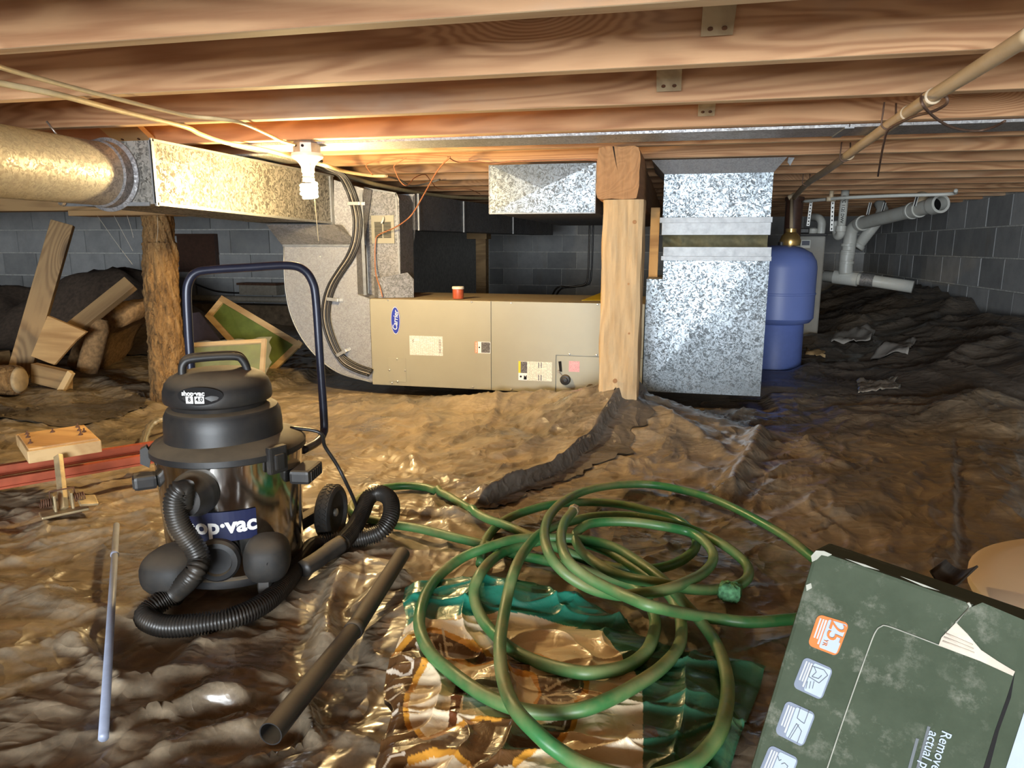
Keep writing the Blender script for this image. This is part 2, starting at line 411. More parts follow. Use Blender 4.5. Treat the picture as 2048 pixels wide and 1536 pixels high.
t = NT('cfl_glass'); t.set(Base_Color=(1, .9, .7), Emission_Color=(1.0, .72, .33), Emission_Strength=BULB_POWER*4.2); CFL = t.m
CORD = plain('pull_cord', (.72, .60, .36), .6, 0, .05)
REDPL = plain('red_brown_plastic', (.42, .085, .035), .35, 0, .1)
CAPW = plain('cream_cap', (.74, .68, .55), .45, 0, .05)
BROWNH = plain('brown_housing', (.075, .035, .022), .45, 0, .2)
BRASS = plain('brass', (.5, .33, .12), .3, .8, .1)
CABGREY = plain('grey_cabinet_paint', (.30, .29, .26), .55, 0, .1, 0, 8)
PAPER = plain('grey_paper_bag', (.36, .33, .29), .8, 0, .15, .2, 12)
INSUL = plain('brown_insulation_batt', (.27, .155, .065), .95, 0, .35, 1.0, 55)
FELT = plain('dark_fabric', (.085, .058, .040), .9, 0, .3, .4, 40)
GREENP = plain('green_panel', (.115, .155, .028), .55, 0, .25, 0, 14)
NAVYP = plain('dark_purple_board', (.040, .032, .048), .6, 0, .15)
ROPE = plain('spider_silk', (.62, .56, .44), .6, 0, .05)
IRON = plain('worn_clamp_steel', (.42, .33, .19), .5, .5, .3, .2, 30)
RUST = plain('rusty_screw', (.12, .055, .03), .7, .3, .3)
CLAMPR = plain('red_clamp_rail', (.38, .085, .04), .42, .2, .25, 0, 12)
BLUEROD = plain('grey_blue_rod', (.30, .34, .45), .45, .1, .08)
FOIL = plain('crinkled_foil_tape', (.62, .58, .50), .25, .8, .1, .8, 25)
HOSEG = None
t = NT('green_garden_hose'); v = t.coords(); n = t.noise(v, 6, 5, .65)
g = t.node('ShaderNodeNewGeometry'); up_ = t.node('ShaderNodeSeparateXYZ', i_0=g.outputs['Normal']).outputs[2]
fac = t.math('MULTIPLY', t.vr(n, .40, .66), t.vr(up_, -.2, .8, .25, .85))
t.set(Base_Color=t.mix(fac, (.030, .165, .048), (.27, .25, .10)), Roughness=t.vr(fac, 0, 1, .36, .62)); t.bump(t.noise(v, 220, 2), .05, .001); HOSEG = t.m
t = NT('clear_plastic_wrap'); v = t.coords(); n = t.noise(v, 16, 4, .6)
t.set(Base_Color=(.8, .72, .55), Roughness=.12, Alpha=.16); t.bump(n, .8, .01); CLEAR = t.m
def carton():
    t = NT('dark_green_carton'); v = t.coords(); n = t.noise(v, 9, 6, .7); s = t.noise(v, 26, 6, .75)
    c = t.ramp(n, [(.3, (.034, .046, .027)), (.7, (.058, .073, .047))])
    sc = t.math('MULTIPLY', t.vr(s, .54, .68), t.vr(t.noise(v, 5, 3), .40, .58))
    t.set(Base_Color=t.mix(t.math('MULTIPLY', sc, .5), c, (.30, .29, .24)), Roughness=.8, Specular_IOR_Level=.2); t.bump(n, .12, .004); return t.m
CARTON = carton()
KRAFT = plain('torn_kraft_liner', (.50, .43, .35), .9, 0, .15, .4, 60)
CREAMP = plain('cream_tub_plastic', (.86, .68, .46), .5, 0, .04, 0, 6)
BARK = None
t = NT('log_bark'); v = t.coords((9, 9, 2.4)); n = t.noise(v, 3.0, 8, .72); n2 = t.noise(t.coords((60, 60, 14)), 1, 4, .7)
t.set(Base_Color=t.ramp(t.math('ADD', t.math('MULTIPLY', n, .7), t.math('MULTIPLY', n2, .35)), [(.34, (.055, .03, .014)), (.5, (.27, .145, .05)), (.7, (.47, .28, .11))]), Roughness=.9)
ck = t.node('ShaderNodeTexVoronoi', feature='DISTANCE_TO_EDGE', i_Vector=t.mix(.12, t.coords((34, 34, 9)), t.node('ShaderNodeTexNoise', i_Scale=20.0).outputs['Color']), i_Scale=1.0); ckh = t.vr(ck.outputs[0], 0, .22)
b1 = t.bump(n, 1.0, .03); b1 = t.bump(ckh, .8, .012, b1); t.bump(n2, .7, .008, b1); BARK = t.m
LOGEND = plain('sawn_log_end', (.40, .29, .16), .85, 0, .3, .4, 18)
# ------------------------------------------------------------------ ground shape
def W2(pp, z=0.0): return [at_z(x, y, z) for x, y in pp]
FLAP = W2([(940, 1022), (1010, 985), (1075, 955), (1135, 925), (1215, 868), (1300, 832)])
RIDG = [  # pixel polyline, height, half width
    ([(1524, 862), (1500, 920), (1440, 1010)], .045, .035),
    ([(1290, 850), (1380, 880), (1440, 905), (1475, 925)], .02, .03),
    ([(1600, 870), (1640, 905), (1690, 945)], .022, .04),
    ([(700, 1015), (800, 1022), (900, 1032), (985, 1045)], .022, .022),
    ([(650, 850), (760, 905), (860, 950), (960, 985)], .016, .03),
    ([(800, 780), (815, 815), (855, 850), (830, 905), (826, 960)], .018, .025),
    ([(1000, 795), (985, 840), (930, 870)], .020, .02),
    ([(975, 925), (1040, 908), (1085, 890)], .014, .018),
    ([(190, 1500), (300, 1442), (420, 1402), (520, 1392)], .034, .014),
    ([(300, 1536), (420, 1470), (520, 1450)], .020, .014),
    ([(660, 1330), (650, 1240), (675, 1150), (690, 1110)], .030, .022),
    ([(560, 1370), (610, 1420), (640, 1500)], .022, .012),
    ([(690, 1240), (760, 1180), (800, 1140)], .020, .02),
    ([(0, 1170), (120, 1190), (230, 1250)], .020, .05),
    ([(130, 1255), (200, 1330), (285, 1390)], .028, .022),
    ([(290, 1390), (400, 1300), (480, 1240)], .02, .03),
    ([(40, 1090), (180, 1060), (240, 1050)], .014, .02),
    ([(0, 940), (110, 905), (230, 895)], .012, .03),
    ([(150, 870), (270, 820), (330, 805)], .02, .03),
    ([(1700, 985), (1800, 1010), (1890, 1030)], .010, .03),
    ([(1650, 1030), (1750, 1000), (1850, 960)], .008, .03),
    ([(1720, 925), (1800, 935), (1890, 930)], .008, .025),
    ([(1930, 960), (1990, 950), (2048, 930)], .012, .03),
]
RIDG = [(W2(p), h, w) for p, h, w in RIDG]
SEAM = W2([(1903, 872), (1908, 960), (1912, 1110)])
FLATS = []      # (x, y, r, z) places kept flat under things
def floor_h(x, y):
    x = np.asarray(x, float); y = np.asarray(y, float)
    near = sst(5.5, 1.5, y)
    h = .016*fbm(x*1.3, y*1.3, 3, 3)
    wx = x+.10*gn(x*2.1, y*2.1, 15)+.03*gn(x*7, y*7, 16); wy = y+.10*gn(x*2.1, y*2.1, 17)+.03*gn(x*7, y*7, 18)
    m1 = sst(-.25, .45, gn(x*.8+3, y*.8, 81)); m2 = sst(-.3, .4, gn(x*1.1, y*1.1+5, 82))
    cr = .034*tri(1.1*gn(wx*1.5+.5*wy, wy*2.0, 11))*(.35+.65*m1)
    cr = cr+.015*tri(1.1*gn(wx*2.2+wy*1.5, wy*5.0-wx*1.6, 23))*(.25+.75*m2)+.009*tri(1.1*gn(wx*6.5-wy*2.2, wy*3.0+wx*.8, 29))*(.2+.8*m1)
    cr = cr+.0045*tri(1.1*gn(wx*5+wy*4, wy*13-wx*5, 37))*m1+.003*tri(1.1*gn(wx*15-wy*5, wy*6+wx*3, 51))*m2
    cr = cr+.010*ridge(x*1.5+y*2.4, (y-x)*3.0, 71, 14)+.009*ridge(x*4-y*1.2, y*3.2, 72, 16)+.006*ridge(x*2-y*5, y*2+x*3, 73, 16)
    h = h+cr-.020
    d, s, t = pdist(x, y, FLAP)
    env = sst(0, .12, t)*sst(1.0, .93, t)+.0
    h = h+.052*env*np.where(s > 0, np.exp(-d/.16), sst(.016, 0, d))
    for p, hh, w in RIDG:
        d, s, t = pdist(x, y, p)
        e = sst(0, .15, t)*sst(1, .85, t)
        h = h+hh*e*np.exp(-(d/w)**2)
    d, s, t = pdist(x, y, SEAM); h = h+.012*np.where(s < 0, np.exp(-d/.25), sst(.008, 0, d))*sst(0, .1, t)
    h = h+.125*np.exp(-(((x+.20)/.28)**2+((y-2.90)/.22)**2))           # heap round the post footing
    h = h+.045*np.exp(-(((x+.55)/.5)**2+((y-3.12)/.12)**2))            # sheet drawn up along the air handler
    mx, my = at_z(1975, 815, .05)[:2]
    h = h+.11*np.exp(-(((x-mx)/.26)**2+((y-my)/.22)**2))*(1+.5*gn(x*5, y*5, 8))
    mx, my = at_z(2010, 930, .0)[:2]
    h = h+.04*np.exp(-(((x-mx)/.3)**2+((y-my)/.15)**2))
    for fx, fy, r, z in FLATS:
        w = sst(r*1.5, r*.85, np.hypot(x-fx, y-fy)); h = h*(1-w)+z*w
    hv = sst(3.2, 3.34, y)*sst(-2.05, -1.95, x)*sst(.5, .42, x); h = h*(1-hv)+np.minimum(h, -.03)*hv   # lies under the air handler
    return h
def fh(x, y): return float(floor_h(np.array([x]), np.array([y]))[0])

VC = Vector((-.932, 1.327, 0.0))                        # vacuum
FLATS.append((VC.x, VC.y, .2, 0.0))

def hfield(xs, ys, fn):
    X, Y = np.meshgrid(xs, ys); Z = fn(X, Y)
    v = np.stack([X.ravel(), Y.ravel(), Z.ravel()], 1); nx, ny = len(xs), len(ys)
    i = np.arange((ny-1)*(nx-1)); r = i//(nx-1); c = i % (nx-1); a = r*nx+c
    return v, np.stack([a, a+1, a+nx+1, a+nx], 1).tolist()
xs = np.concatenate([np.arange(-7.3, -3.0, .1), np.arange(-3.0, -1.7, .02), np.arange(-1.7, 1.6, .0085), np.arange(1.6, 2.36, .02)])
ys = [HATCH[1]-.1]
while ys[-1] < 9.95:
    y = ys[-1]; ys.append(y+(.2 if y < .15 else .03 if y < .35 else .0072+.0052*max(0, y-.9)+(.05 if y > 4.6 else 0)))
v, f = hfield(xs, np.array(ys), floor_h)
floor = mesh_obj('floor', v, f, FLOORM, None, True); setp(floor, 'dusty wrinkled plastic vapor barrier covering the crawl space ground', None, None, 'structure')

# ------------------------------------------------------------------ ceiling and joists
ceil = MB().box((-7.4, HATCH[1]-.2, ZJ+.235), (2.5, 10.2, ZJ+.26)).build('ceiling', PLY); setp(ceil, 'plywood subfloor above the joists', None, None, 'structure')
jm = None; JY = [1.203+.4*k for k in range(-10, 23)]
for k, y in enumerate(JY):
    if jm is None:
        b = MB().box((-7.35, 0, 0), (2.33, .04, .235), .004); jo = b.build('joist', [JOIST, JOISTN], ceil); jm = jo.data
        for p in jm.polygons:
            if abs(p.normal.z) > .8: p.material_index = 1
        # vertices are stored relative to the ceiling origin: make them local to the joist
        off = ORG[ceil]
        for vv in jm.vertices: vv.co += Vector(off)
    else:
        jo = bpy.data.objects.new('joist', jm); COL.objects.link(jo); jo.parent = ceil
    jo.location = Vector((random.Random(k).uniform(-.3, .3)*0, y, ZJ))-ORG[ceil]; ORG[jo] = Vector((0, y, ZJ))
# bridging boards between joists, nailed to the face of the next joist
def bridging(px, py, k, w, up_=True, mat=SCAB):
    """lower end at pixel on front face of joist k, running up to the back of joist k-1"""
    y1 = JY[10+k-1]-.001; p = at_y(px, py, y1); q = Vector((p.x, y1-.36, ZJ+.235-.02))
    b = MB().bar(p+Vector((0, -.011, .0)), q, w, .02, (0, 1, 1)); o = b.build('bridging_board', mat, ceil)
    for dx in (-.22, .22):
        d = (q-p).normalized(); sd = d.cross(Vector((0, 1, 1))).normalized(); n_ = sd.cross(d).normalized(); n_ = n_ if n_.z < 0 else -n_
        MB().lathe([(.0055, 0), (.0055, .002), (0, .003)], p+Vector((0, -.011, 0))+d*.022+sd*dx*w+n_*.0098, n_, 8).build('nail_head', RUST, o)
    return o
bridging(1433, 66, 2, .062); bridging(1338, 178, 3, .062); bridging(1412, 228, 4, .05)
bridging(275, 282, 4, .16, mat=PINE)

# ------------------------------------------------------------------ block walls
BW, BH, BG = .412, .228, .012
XW = 2.33
def block_mesh(w, h, d=.02):
    b = MB().obox((0, 0, 0), (w, d, h), None, .004); o = b.build('block', BLOCK, None); me = o.data
    lo = Vector(o.location)
    for vv in me.vertices: vv.co += lo
    bpy.data.objects.remove(o); return me
BM_ = block_mesh(BW-BG, BH-BG); BMH = block_mesh(BW/2-BG, BH-BG)
def block_wall(name, label, p0, p1, z0, courses, slab, rotz, mat=MORTAR):
    """slab: MB of the mortar body; blocks laid from p0 to p1 proud of it"""
    w = slab.build(name, mat); setp(w, label, None, None, 'structure')
    p0 = Vector(p0); p1 = Vector(p1); d = (p1-p0); L = d.length; d.normalize(); rn = random.Random(hash(name) % 1000)
    for c in range(courses):
        s = -BW/2 if c % 2 else 0
        while s < L-.05:
            e = s+BW
            if e <= 0: s = e; continue
            half = s < -.01
            cx = (BW/2)/2 if half else s+BW/2
            o = bpy.data.objects.new('block', BMH if half else BM_); COL.objects.link(o); o.parent = w
            P = p0+d*cx; P = Vector((P.x, P.y, z0+(c+.5)*BH)); nrm = Vector((-d.y, d.x, 0))
            o.location = P+nrm*rn.uniform(-.003, .003)-ORG[w]; o.rotation_euler = (0, 0, rotz)
            s = e
    return w
TOPZ = ZJ+.05
Z0W = .868-4*BH
block_wall('wall_right', 'grey concrete block wall beyond the pipes', (XW-.004, 4.6, 0), (XW-.004, 9.9, 0), Z0W, 5, MB().box((XW, HATCH[1], -.2), (XW+.2, 10.1, ZJ+.235)), math.pi/2)
block_wall('wall_back', 'dark concrete block wall behind the air handler', (-2.55, 9.83, 0), (2.25, 9.83, 0), Z0W, 5, MB().box((-2.7, 9.84, -.2), (XW+.2, 10.04, ZJ+.235)), 0)
block_wall('wall_left', 'grey concrete block wall behind the log post and lumber', (-7.25, 6.18, 0), (-2.7, 6.18, 0), Z0W, 5, MB().box((-7.4, 6.19, -.2), (-2.6, 6.39, ZJ+.235)), 0)
setp(MB().box((-2.62, 6.39, -.2), (-2.6, 9.9, ZJ+.235)).build('wall_jog', MORTAR), 'return of the block wall behind the ducts', None, None, 'structure')
setp(MB().box((-7.4, HATCH[1], -.2), (-7.3, 6.2, ZJ+.235)).build('wall_side', MORTAR), 'far side wall of the crawl space', None, None, 'structure')
hx = HATCH[0]
rb = MB().box((-7.4, HATCH[1]-.15, -.2), (hx-1.35, HATCH[1], ZJ+.235)).box((hx+1.35, HATCH[1]-.15, -.2), (XW+.2, HATCH[1], ZJ+.235)).box((hx-1.35, HATCH[1]-.15, -.2), (hx+1.35, HATCH[1], .25)).box((hx-1.35, HATCH[1]-.15, 1.06), (hx+1.35, HATCH[1], ZJ+.235))
setp(rb.build('wall_rear', MORTAR), 'block wall with the access hatch', None, None, 'structure')
# ledge and pipe along the left wall
lg = MB(); p = at_y(480, 608, 6.05)
lg.box((-7.3, 5.95, -.1), (-2.6, 6.18, p.z)); setp(lg.build('trim_1', DIRT), 'rough concrete footing ledge at the base of the wall', None, None, 'structure')
pz = at_y(480, 598, 6.06).z
b = MB().tube([(-7.2, 6.06, pz), (-2.65, 6.06, pz)], .028, 14); setp(b.build('wall_pipe', CABLEG, None, True), 'dusty horizontal pipe running along the footing ledge of the block wall', 'pipe')
t_ = thing('electrical_box', 'flat grey box fixed to the wall above the dusty pipe', 'box', at_y(525, 590, 6.1))
q0 = at_y(487, 569, 6.1); q1 = at_y(562, 590, 6.1)
MB().box((q0.x, 6.02, q1.z), (q1.x, 6.172, q0.z), .006).build('body', CABLEG, t_)
MB().box((q0.x-.01, 6.0, q0.z), (q1.x+.01, 6.172, q0.z+.02)).build('lid', RUST, t_)
b = MB().tube(spline([at_y(390, 568, 6.1), at_y(430, 582, 6.1), at_y(470, 586, 6.1), at_y(486, 585, 6.1)], 6), .008, 6); setp(b.build('wall_cable', CABLEK, None, True), 'thin black cable sagging along the wall to the flat grey box', 'cable')
# dark recess patch (vent) in left wall
t_ = thing('foundation_vent', 'dark rusted foundation vent in the block wall behind the log post', 'vent', at_y(400, 540, 6.17))
q0 = at_y(357, 472, 6.165); q1 = at_y(440, 540, 6.165)
MB().box((q0.x, 6.135, q1.z), (q1.x, 6.168, q0.z)).build('plate', BROWNH, t_)
MB().box((q0.x, 6.10, q1.z-.02), (q1.x, 6.168, q1.z)).box((q0.x, 6.11, q0.z), (q1.x, 6.168, q0.z+.02)).box((q1.x-.02, 6.11, q1.z), (q1.x, 6.168, q0.z)).build('frame', BROWNH, t_)

# ------------------------------------------------------------------ sheet metal pan under joist bay 4/5
pan = thing('joist_pan', 'long galvanized sheet metal panel nailed under a joist bay', 'duct', (-1.0, JY[13]+.2, ZJ-.012))
MB().box((-1.62, JY[13]+.042, ZJ-.010), (.5, JY[14]-.17, ZJ-.0015)).build('pan_sheet', GALV, pan)
MB().box((.503, JY[13]+.042, ZJ-.010), (2.3, JY[14]-.17, ZJ-.0015)).build('pan_sheet', GALV, pan)
MB().box((.488, JY[13]+.040, ZJ-.014), (.515, JY[14]-.168, ZJ-.010)).build('seam', STRIP, pan)
# boot behind the lamp
t_ = thing('duct_boot', 'short galvanized take-off boot tucked under the joists behind the lamp', 'duct', (-1.95, 2.8, ZJ-.1))
MB().lathe([(.10, 0), (.115, .006), (.12, .015), (.10, .024), (.085, .027)], (-1.83, 2.80, ZJ-.031), (0, 0, 1), 28).build('collar', GALVR, t_, autosm=SM)
MB().box((-2.05, 2.7, ZJ-.012), (-1.62, 2.98, ZJ-.003)).build('flange', GALVR, t_)

# ------------------------------------------------------------------ beam and posts
def rough_bar(c0, c1, sx, sy, ax, amp, seed, nseg=26, nper=8):
    """square timber with uneven sawn faces from c0 to c1 (axis ax)"""
    b = MB(); c0 = Vector(c0); c1 = Vector(c1); per = []
    for k in range(4*nper):
        s_ = k//nper; u = (k % nper)/nper*2-1
        per.append([(u, -1), (1, u), (-u, 1), (-1, -u)][s_])
    o = {2: (Vector((1, 0, 0)), Vector((0, 1, 0))), 1: (Vector((1, 0, 0)), Vector((0, 0, 1)))}[ax]; n = len(per)
    for i in range(nseg+1):
        t = i/nseg; c = c0.lerp(c1, t)
        for k, (u, w) in enumerate(per):
            q = float(gn(np.array([k*.37+seed]), np.array([i*.33]), seed)[()])if False else math.sin(k*1.7+i*.61+seed)*.5+math.sin(k*.6-i*.37+seed*2)*.5
            e = 1-.06*((abs(u)*abs(w))**6)
            b.v.append(c+o[0]*(u*sx/2*e+q*amp*(abs(u) > .98))+o[1]*(w*sy/2*e+q*amp*(abs(w) > .98)))
    for i in range(nseg):
        for k in range(n): l = (k+1) % n; b.f.append((i*n+k, i*n+l, (i+1)*n+l, (i+1)*n+k))
    b.f.append(tuple(range(n))[::-1]); b.f.append(tuple(nseg*n+k for k in range(n)))
    return b
YP = 2.775
bm_o = rough_bar((-.222, YP, (1.086+.893)/2), (-.222, 6.6, (1.086+.893)/2), .158, .192, 1, .003, 3, 40).build('support_beam', BEAMW)
setp(bm_o, 'rough sawn timber beam resting on the square post', 'beam')
MB().add([(-.245, YP-.0035, 1.084), (-.239, YP-.0035, 1.084), (-.228, YP-.0035, 1.02), (-.222, YP-.0035, .995), (-.230, YP-.0035, 1.02)], [(0, 1, 2, 3, 4)]).build('drying_crack', BLACKI, bm_o)
pb = rough_bar((-.199, YP+.1, .112), (-.199, YP+.1, .8925), .158, .195, 2, .0025, 8, 40)
post = pb.build('support_post', TIMBER); setp(post, 'rough sawn square timber post standing in front of the air handler', 'post')
# notch cut into foot: dark wedge of the hidden pier with a knot set
MB().add([(-.245, YP-.003, .116), (-.205, YP-.003, .175), (-.203, YP-.003, .116)], [(0, 1, 2)]).build('split', BLACKI, post)
for px, py, r in ((1269, 444, .0075), (1230, 762, .009), (1258, 667, .004), (1257, 568, .004)):
    p = at_y(px, py, YP-.004); MB().lathe([(r, 0), (r, .002), (r*.7, .0025), (0, .002)], p, (0, -1, 0), 14).build('knot', BEAMW, post)
setp(MB().box((-.262, YP+.02, -.05), (-.136, YP+.18, .1115), .01).build('pier_block', MORTAR), 'low concrete pier under the square timber post', 'pier')
# log post
YL = 2.95
l0 = at_y(338, 793, YL); l1 = at_y(316, 432, YL); l0.z = -.03
lb = MB(); ns, nk = 150, 64
for i in range(ns+1):
    t = i/ns; c = l0.lerp(l1, t); R0 = .082-.012*t
    for k in range(nk):
        a = 2*math.pi*k/nk
        r = R0*(1+.05*math.sin(3*a+t*4)+.03*math.sin(5*a-t*9))+.010*float(gn(np.array(math.cos(a)*3+7), np.array(t*14+math.sin(a)*3), 4))+.006*float(gn(np.array(math.cos(a)*8), np.array(t*38+math.sin(a)*8), 6))+.003*float(gn(np.array(math.cos(a)*17), np.array(t*90+math.sin(a)*17), 7))
        if t > .86: r -= .006
        lb.v.append(c+Vector((math.cos(a)*r, math.sin(a)*r, 0)))
for i in range(ns):
    for k in range(nk): l = (k+1) % nk; lb.f.append((i*nk+k, i*nk+l, (i+1)*nk+l, (i+1)*nk+k))
lb.f.append(tuple(ns*nk+k for k in range(nk)))
lp = lb.build('log_post', BARK, None, True); setp(lp, 'round log post with rough bark standing beside the lumber', 'post')
b = MB().box((l1.x-.42, YL-.08, l1.z), (l1.x+.1, YL+.08, l1.z+.025), .003); setp(b.build('bearing_plank', LUMBER), 'flat plank lying across the top of the bark-covered log post', 'plank')
b = MB().box((-7.2, YL-.05, l1.z+.026), (-2.02, YL+.06, ZJ-.001), .004); setp(b.build('ledger_beam', LUMBER), 'wooden beam under the joists behind the round duct', 'beam')
# posts in the dark behind the air handler
b = MB(); p = at_y(965, 590, 6.2); b.box((p.x-.045, 6.15, -.03), (p.x+.045, 6.25, at_y(965, 478, 6.2).z)); bo = b.build('back_post', LUMBER); setp(bo, 'slim square post standing in the dark behind the air handler', 'post')
q = at_y(958, 471, 6.2); setp(MB().box((q.x-.09, 6.12, bo.location.z+(at_y(965, 478, 6.2).z+.03)), (q.x+.09, 6.28, bo.location.z+(at_y(965, 478, 6.2).z+.03)+.05)).build('cap_block', LUMBER), 'short wooden cap block on the slim post behind the air handler', 'block')
# ------------------------------------------------------------------ air handler
YH = 3.309; HX0, HX1, HZ0, HZ1, HD = -1.472, -.125, .025, .461, .53
ah = thing('air_handler', 'putty-grey horizontal air handler cabinet with blue oval badge lying on the plastic sheet', 'air handler', ((HX0+HX1)/2, YH+HD/2, HZ0))
MB().box((HX0, YH+.004, HZ0), (HX1, YH+HD, HZ1), .004).build('cabinet', PUTTYD, ah)
xs1 = at_y(983, 690, YH).x; xs2 = at_y(1112, 750, YH).x; zp = at_y(1150, 711, YH).z
MB().box((HX0, YH-.006, HZ0+.002), (xs1-.0015, YH+.004, HZ1-.001), .002).build('front_panel', PUTTY, ah)
fp2 = MB().prism([(xs1+.0015, YH-.006, HZ0+.002), (xs2-.0015, YH-.006, HZ0+.002), (xs2-.0015, YH-.006, zp+.0015), (HX1, YH-.006, zp+.0015), (HX1, YH-.006, HZ1-.001), (xs1+.0015, YH-.006, HZ1-.001)], (0, .010, 0)).build('front_panel', PUTTY, ah)
MB().box((xs2+.002, YH-.003, HZ0+.002), (HX1, YH+.004, zp-.003), .001).build('service_panel', PUTTY, ah)
YS = YH-.006
def on_h(px, py, dy=0): return at_y(px, py, YS-dy)
a = on_h(776, 714); c_ = on_h(813, 764)
kp = MB().box((a.x, YS-.0022, c_.z), (c_.x, YS, a.z), .0008).build('cover_plate', PUTTY, ah)
def screw(px, py, par=ah, y=None):
    p = at_y(px, py, YS if y is None else y); MB().lathe([(.0052, 0), (.0052, .002), (.003, .0034), (0, .0036)], p, (0, -1, 0), 10).build('screw', SCREW, par)
for px, py in ((776, 600), (943, 604), (1022, 606), (1195, 609), (784, 766), (946, 774), (1023, 779), (1102, 783), (1138, 784)): screw(px, py)
for px, py in ((794, 718), (779, 740), (810, 741), (795, 763)): screw(px, py, kp, YS-.0022)
screw(1139, 708); screw(1193, 710)
# oval badge, lettering reads upwards
p = on_h(791, 641); bx, bz = .0245, .0695
def ell(rx, rz, y, n=40): return [(p.x+rx*math.cos(2*math.pi*k/n), y, p.z+rz*math.sin(2*math.pi*k/n)) for k in range(n)]
badge = MB().prism(ell(bx, bz, YS-.0012), (0, .0012, 0)).build('badge', BLUEBADGE, ah)
n = 40; ro = ell(bx*.95, bz*.98, YS-.0016); ri = ell(bx*.89, bz*.94, YS-.0016)
mesh_obj('badge_rim', ro+ri, [(k, (k+1) % n, (k+1) % n+n, k+n) for k in range(n)], WHITE, badge)
lettering('badge_lettering', 'Carrier', WHITE, badge, (p.x+.001, YS-.0012, p.z), (.10, 0, 1), (-1, 0, .02), .0345, .006, .25, space=.95)
def label(px0, py0, px1, py1, mat, name='label', dy=.0, y=None, par=ah):
    y = YS if y is None else y
    a = at_y(px0, py0, y); c = at_y(px1, py1, y)
    return MB().box((a.x, y-.0009-dy, c.z), (c.x, y-dy, a.z)).build(name, mat, par), a, c
lb_, a, c_ = label(819, 671, 886, 712, LABELW, 'rating_label')
lettering('symbol', 'UL', BLACKI, lb_, (a.x+.018, YS-.0009, a.z-.025), (0, 0, 1), (-1, 0, 0), .014, .01)
for k in range(16):
    w = .0012 if k % 3 else .002; z = a.z-.018-k*.0042
    MB().box((c_.x-.02, YS-.0013, z), (c_.x-.009, YS-.0009, z+w)).build('barcode_bar', BLACKI, lb_)
lb_, a, c_ = label(950, 683, 981, 707, WHITE, 'warning_label')
MB().box((a.x, YS-.0013, c_.z), (a.x+.014, YS-.0009, a.z)).build('orange_band', ORANGEI, lb_)
lettering('warning_lettering', 'WARNING', WHITE, lb_, (a.x+.007, YS-.0013, (a.z+c_.z)/2), (0, 0, 1), (-1, 0, 0), .0105, .02)
MB().box((a.x+.032, YS-.0013, c_.z+.003), (c_.x-.002, YS-.0009, a.z-.002)).build('dark_text_block', LABELK, lb_)
MB().lathe([(.004, 0), (.004, .0005), (0, .0006)], (a.x+.022, YS-.0009, (a.z+c_.z)/2), (0, -1, 0), 12).build('pictogram', BLACKI, lb_)
lb_, a, c_ = label(1037, 722, 1104, 763, LABELB, 'caution_label')
MB().box((a.x, YS-.0013, c_.z+.036), (a.x+.011, YS-.0009, a.z)).build('yellow_band', YELLOW, lb_)
MB().box((a.x+.011, YS-.0013, c_.z+.036), (a.x+.043, YS-.0009, a.z-.002)).build('dark_text_block', LABELK, lb_)
MB().box((a.x, YS-.0013, c_.z), (a.x+.043, YS-.0009, c_.z+.035)).build('pictogram_panel', WHITE, lb_)
MB().lathe([(.005, 0), (.005, .0005), (0, .0006)], (a.x+.012, YS-.0013, c_.z+.018), (0, -1, 0), 12).build('pictogram', BLACKI, lb_)
MB().prism([(a.x+.026, YS-.0018, c_.z+.004), (a.x+.041, YS-.0018, c_.z+.004), (a.x+.041, YS-.0018, c_.z+.028), (a.x+.034, YS-.0018, c_.z+.018), (a.x+.028, YS-.0018, c_.z+.026)], (0, .0005, 0)).build('pictogram', BLACKI, lb_)
for xx in (.098, .110):
    MB().box((a.x+xx, YS-.0013, c_.z+.002), (a.x+xx+.003, YS-.0009, c_.z+.03)).build('rule', NAVY, lb_)
    MB().box((a.x+xx, YS-.0013, a.z-.03), (a.x+xx+.003, YS-.0009, a.z-.003)).build('rule', NAVY, lb_)
YV = YH-.003
lb_, a, c_ = label(1138, 722, 1159, 744, PINK, 'pink_label', y=YV)
p = at_y(1131, 759, YV); kn = MB().lathe([(.025, 0), (.025, .014), (.022, .02), (.014, .022), (.013, .034), (.006, .036), (.006, .030), (0, .030)], p, (0, -1, 0), 24).build('drain_plug', BLACKP, ah, autosm=SM)
a1 = at_y(1120, 728, YV); a2 = at_y(1122, 737, YV)
MB().prism([(a1.x-.008, YV-.001, a1.z+.012), (a1.x+.006, YV-.001, a1.z+.014), (a2.x+.006, YV-.001, a2.z-.016), (a2.x-.007, YV-.001, a2.z-.014)], (0, .001, 0)).build('slot', BLACKI, ah)
p2 = at_y(1117, 743, YV); MB().bar(p2+Vector((0, -.012, 0)), p+Vector((-.01, -.01, .012)), .006, .004, (0, 1, 0)).lathe([(.008, 0), (.008, .012), (0, .013)], p2, (0, -1, 0), 12).build('tube_stub', CABLEG, ah)
p = at_y(1181, 776, YV); fit = MB().lathe([(.020, 0), (.020, .03), (.017, .032), (.016, .02), (0, .02)], p, (0, -1, 0), 20).build('drain_fitting', BLACKP, ah, autosm=SM)
dp = MB().tube(spline([p+Vector((.02, -.02, .005)), p+Vector((.05, -.02, .012)), p+Vector((.09, -.02, .0))], 6), .014, 12).build('condensate_pipe', PVC, ah, True)
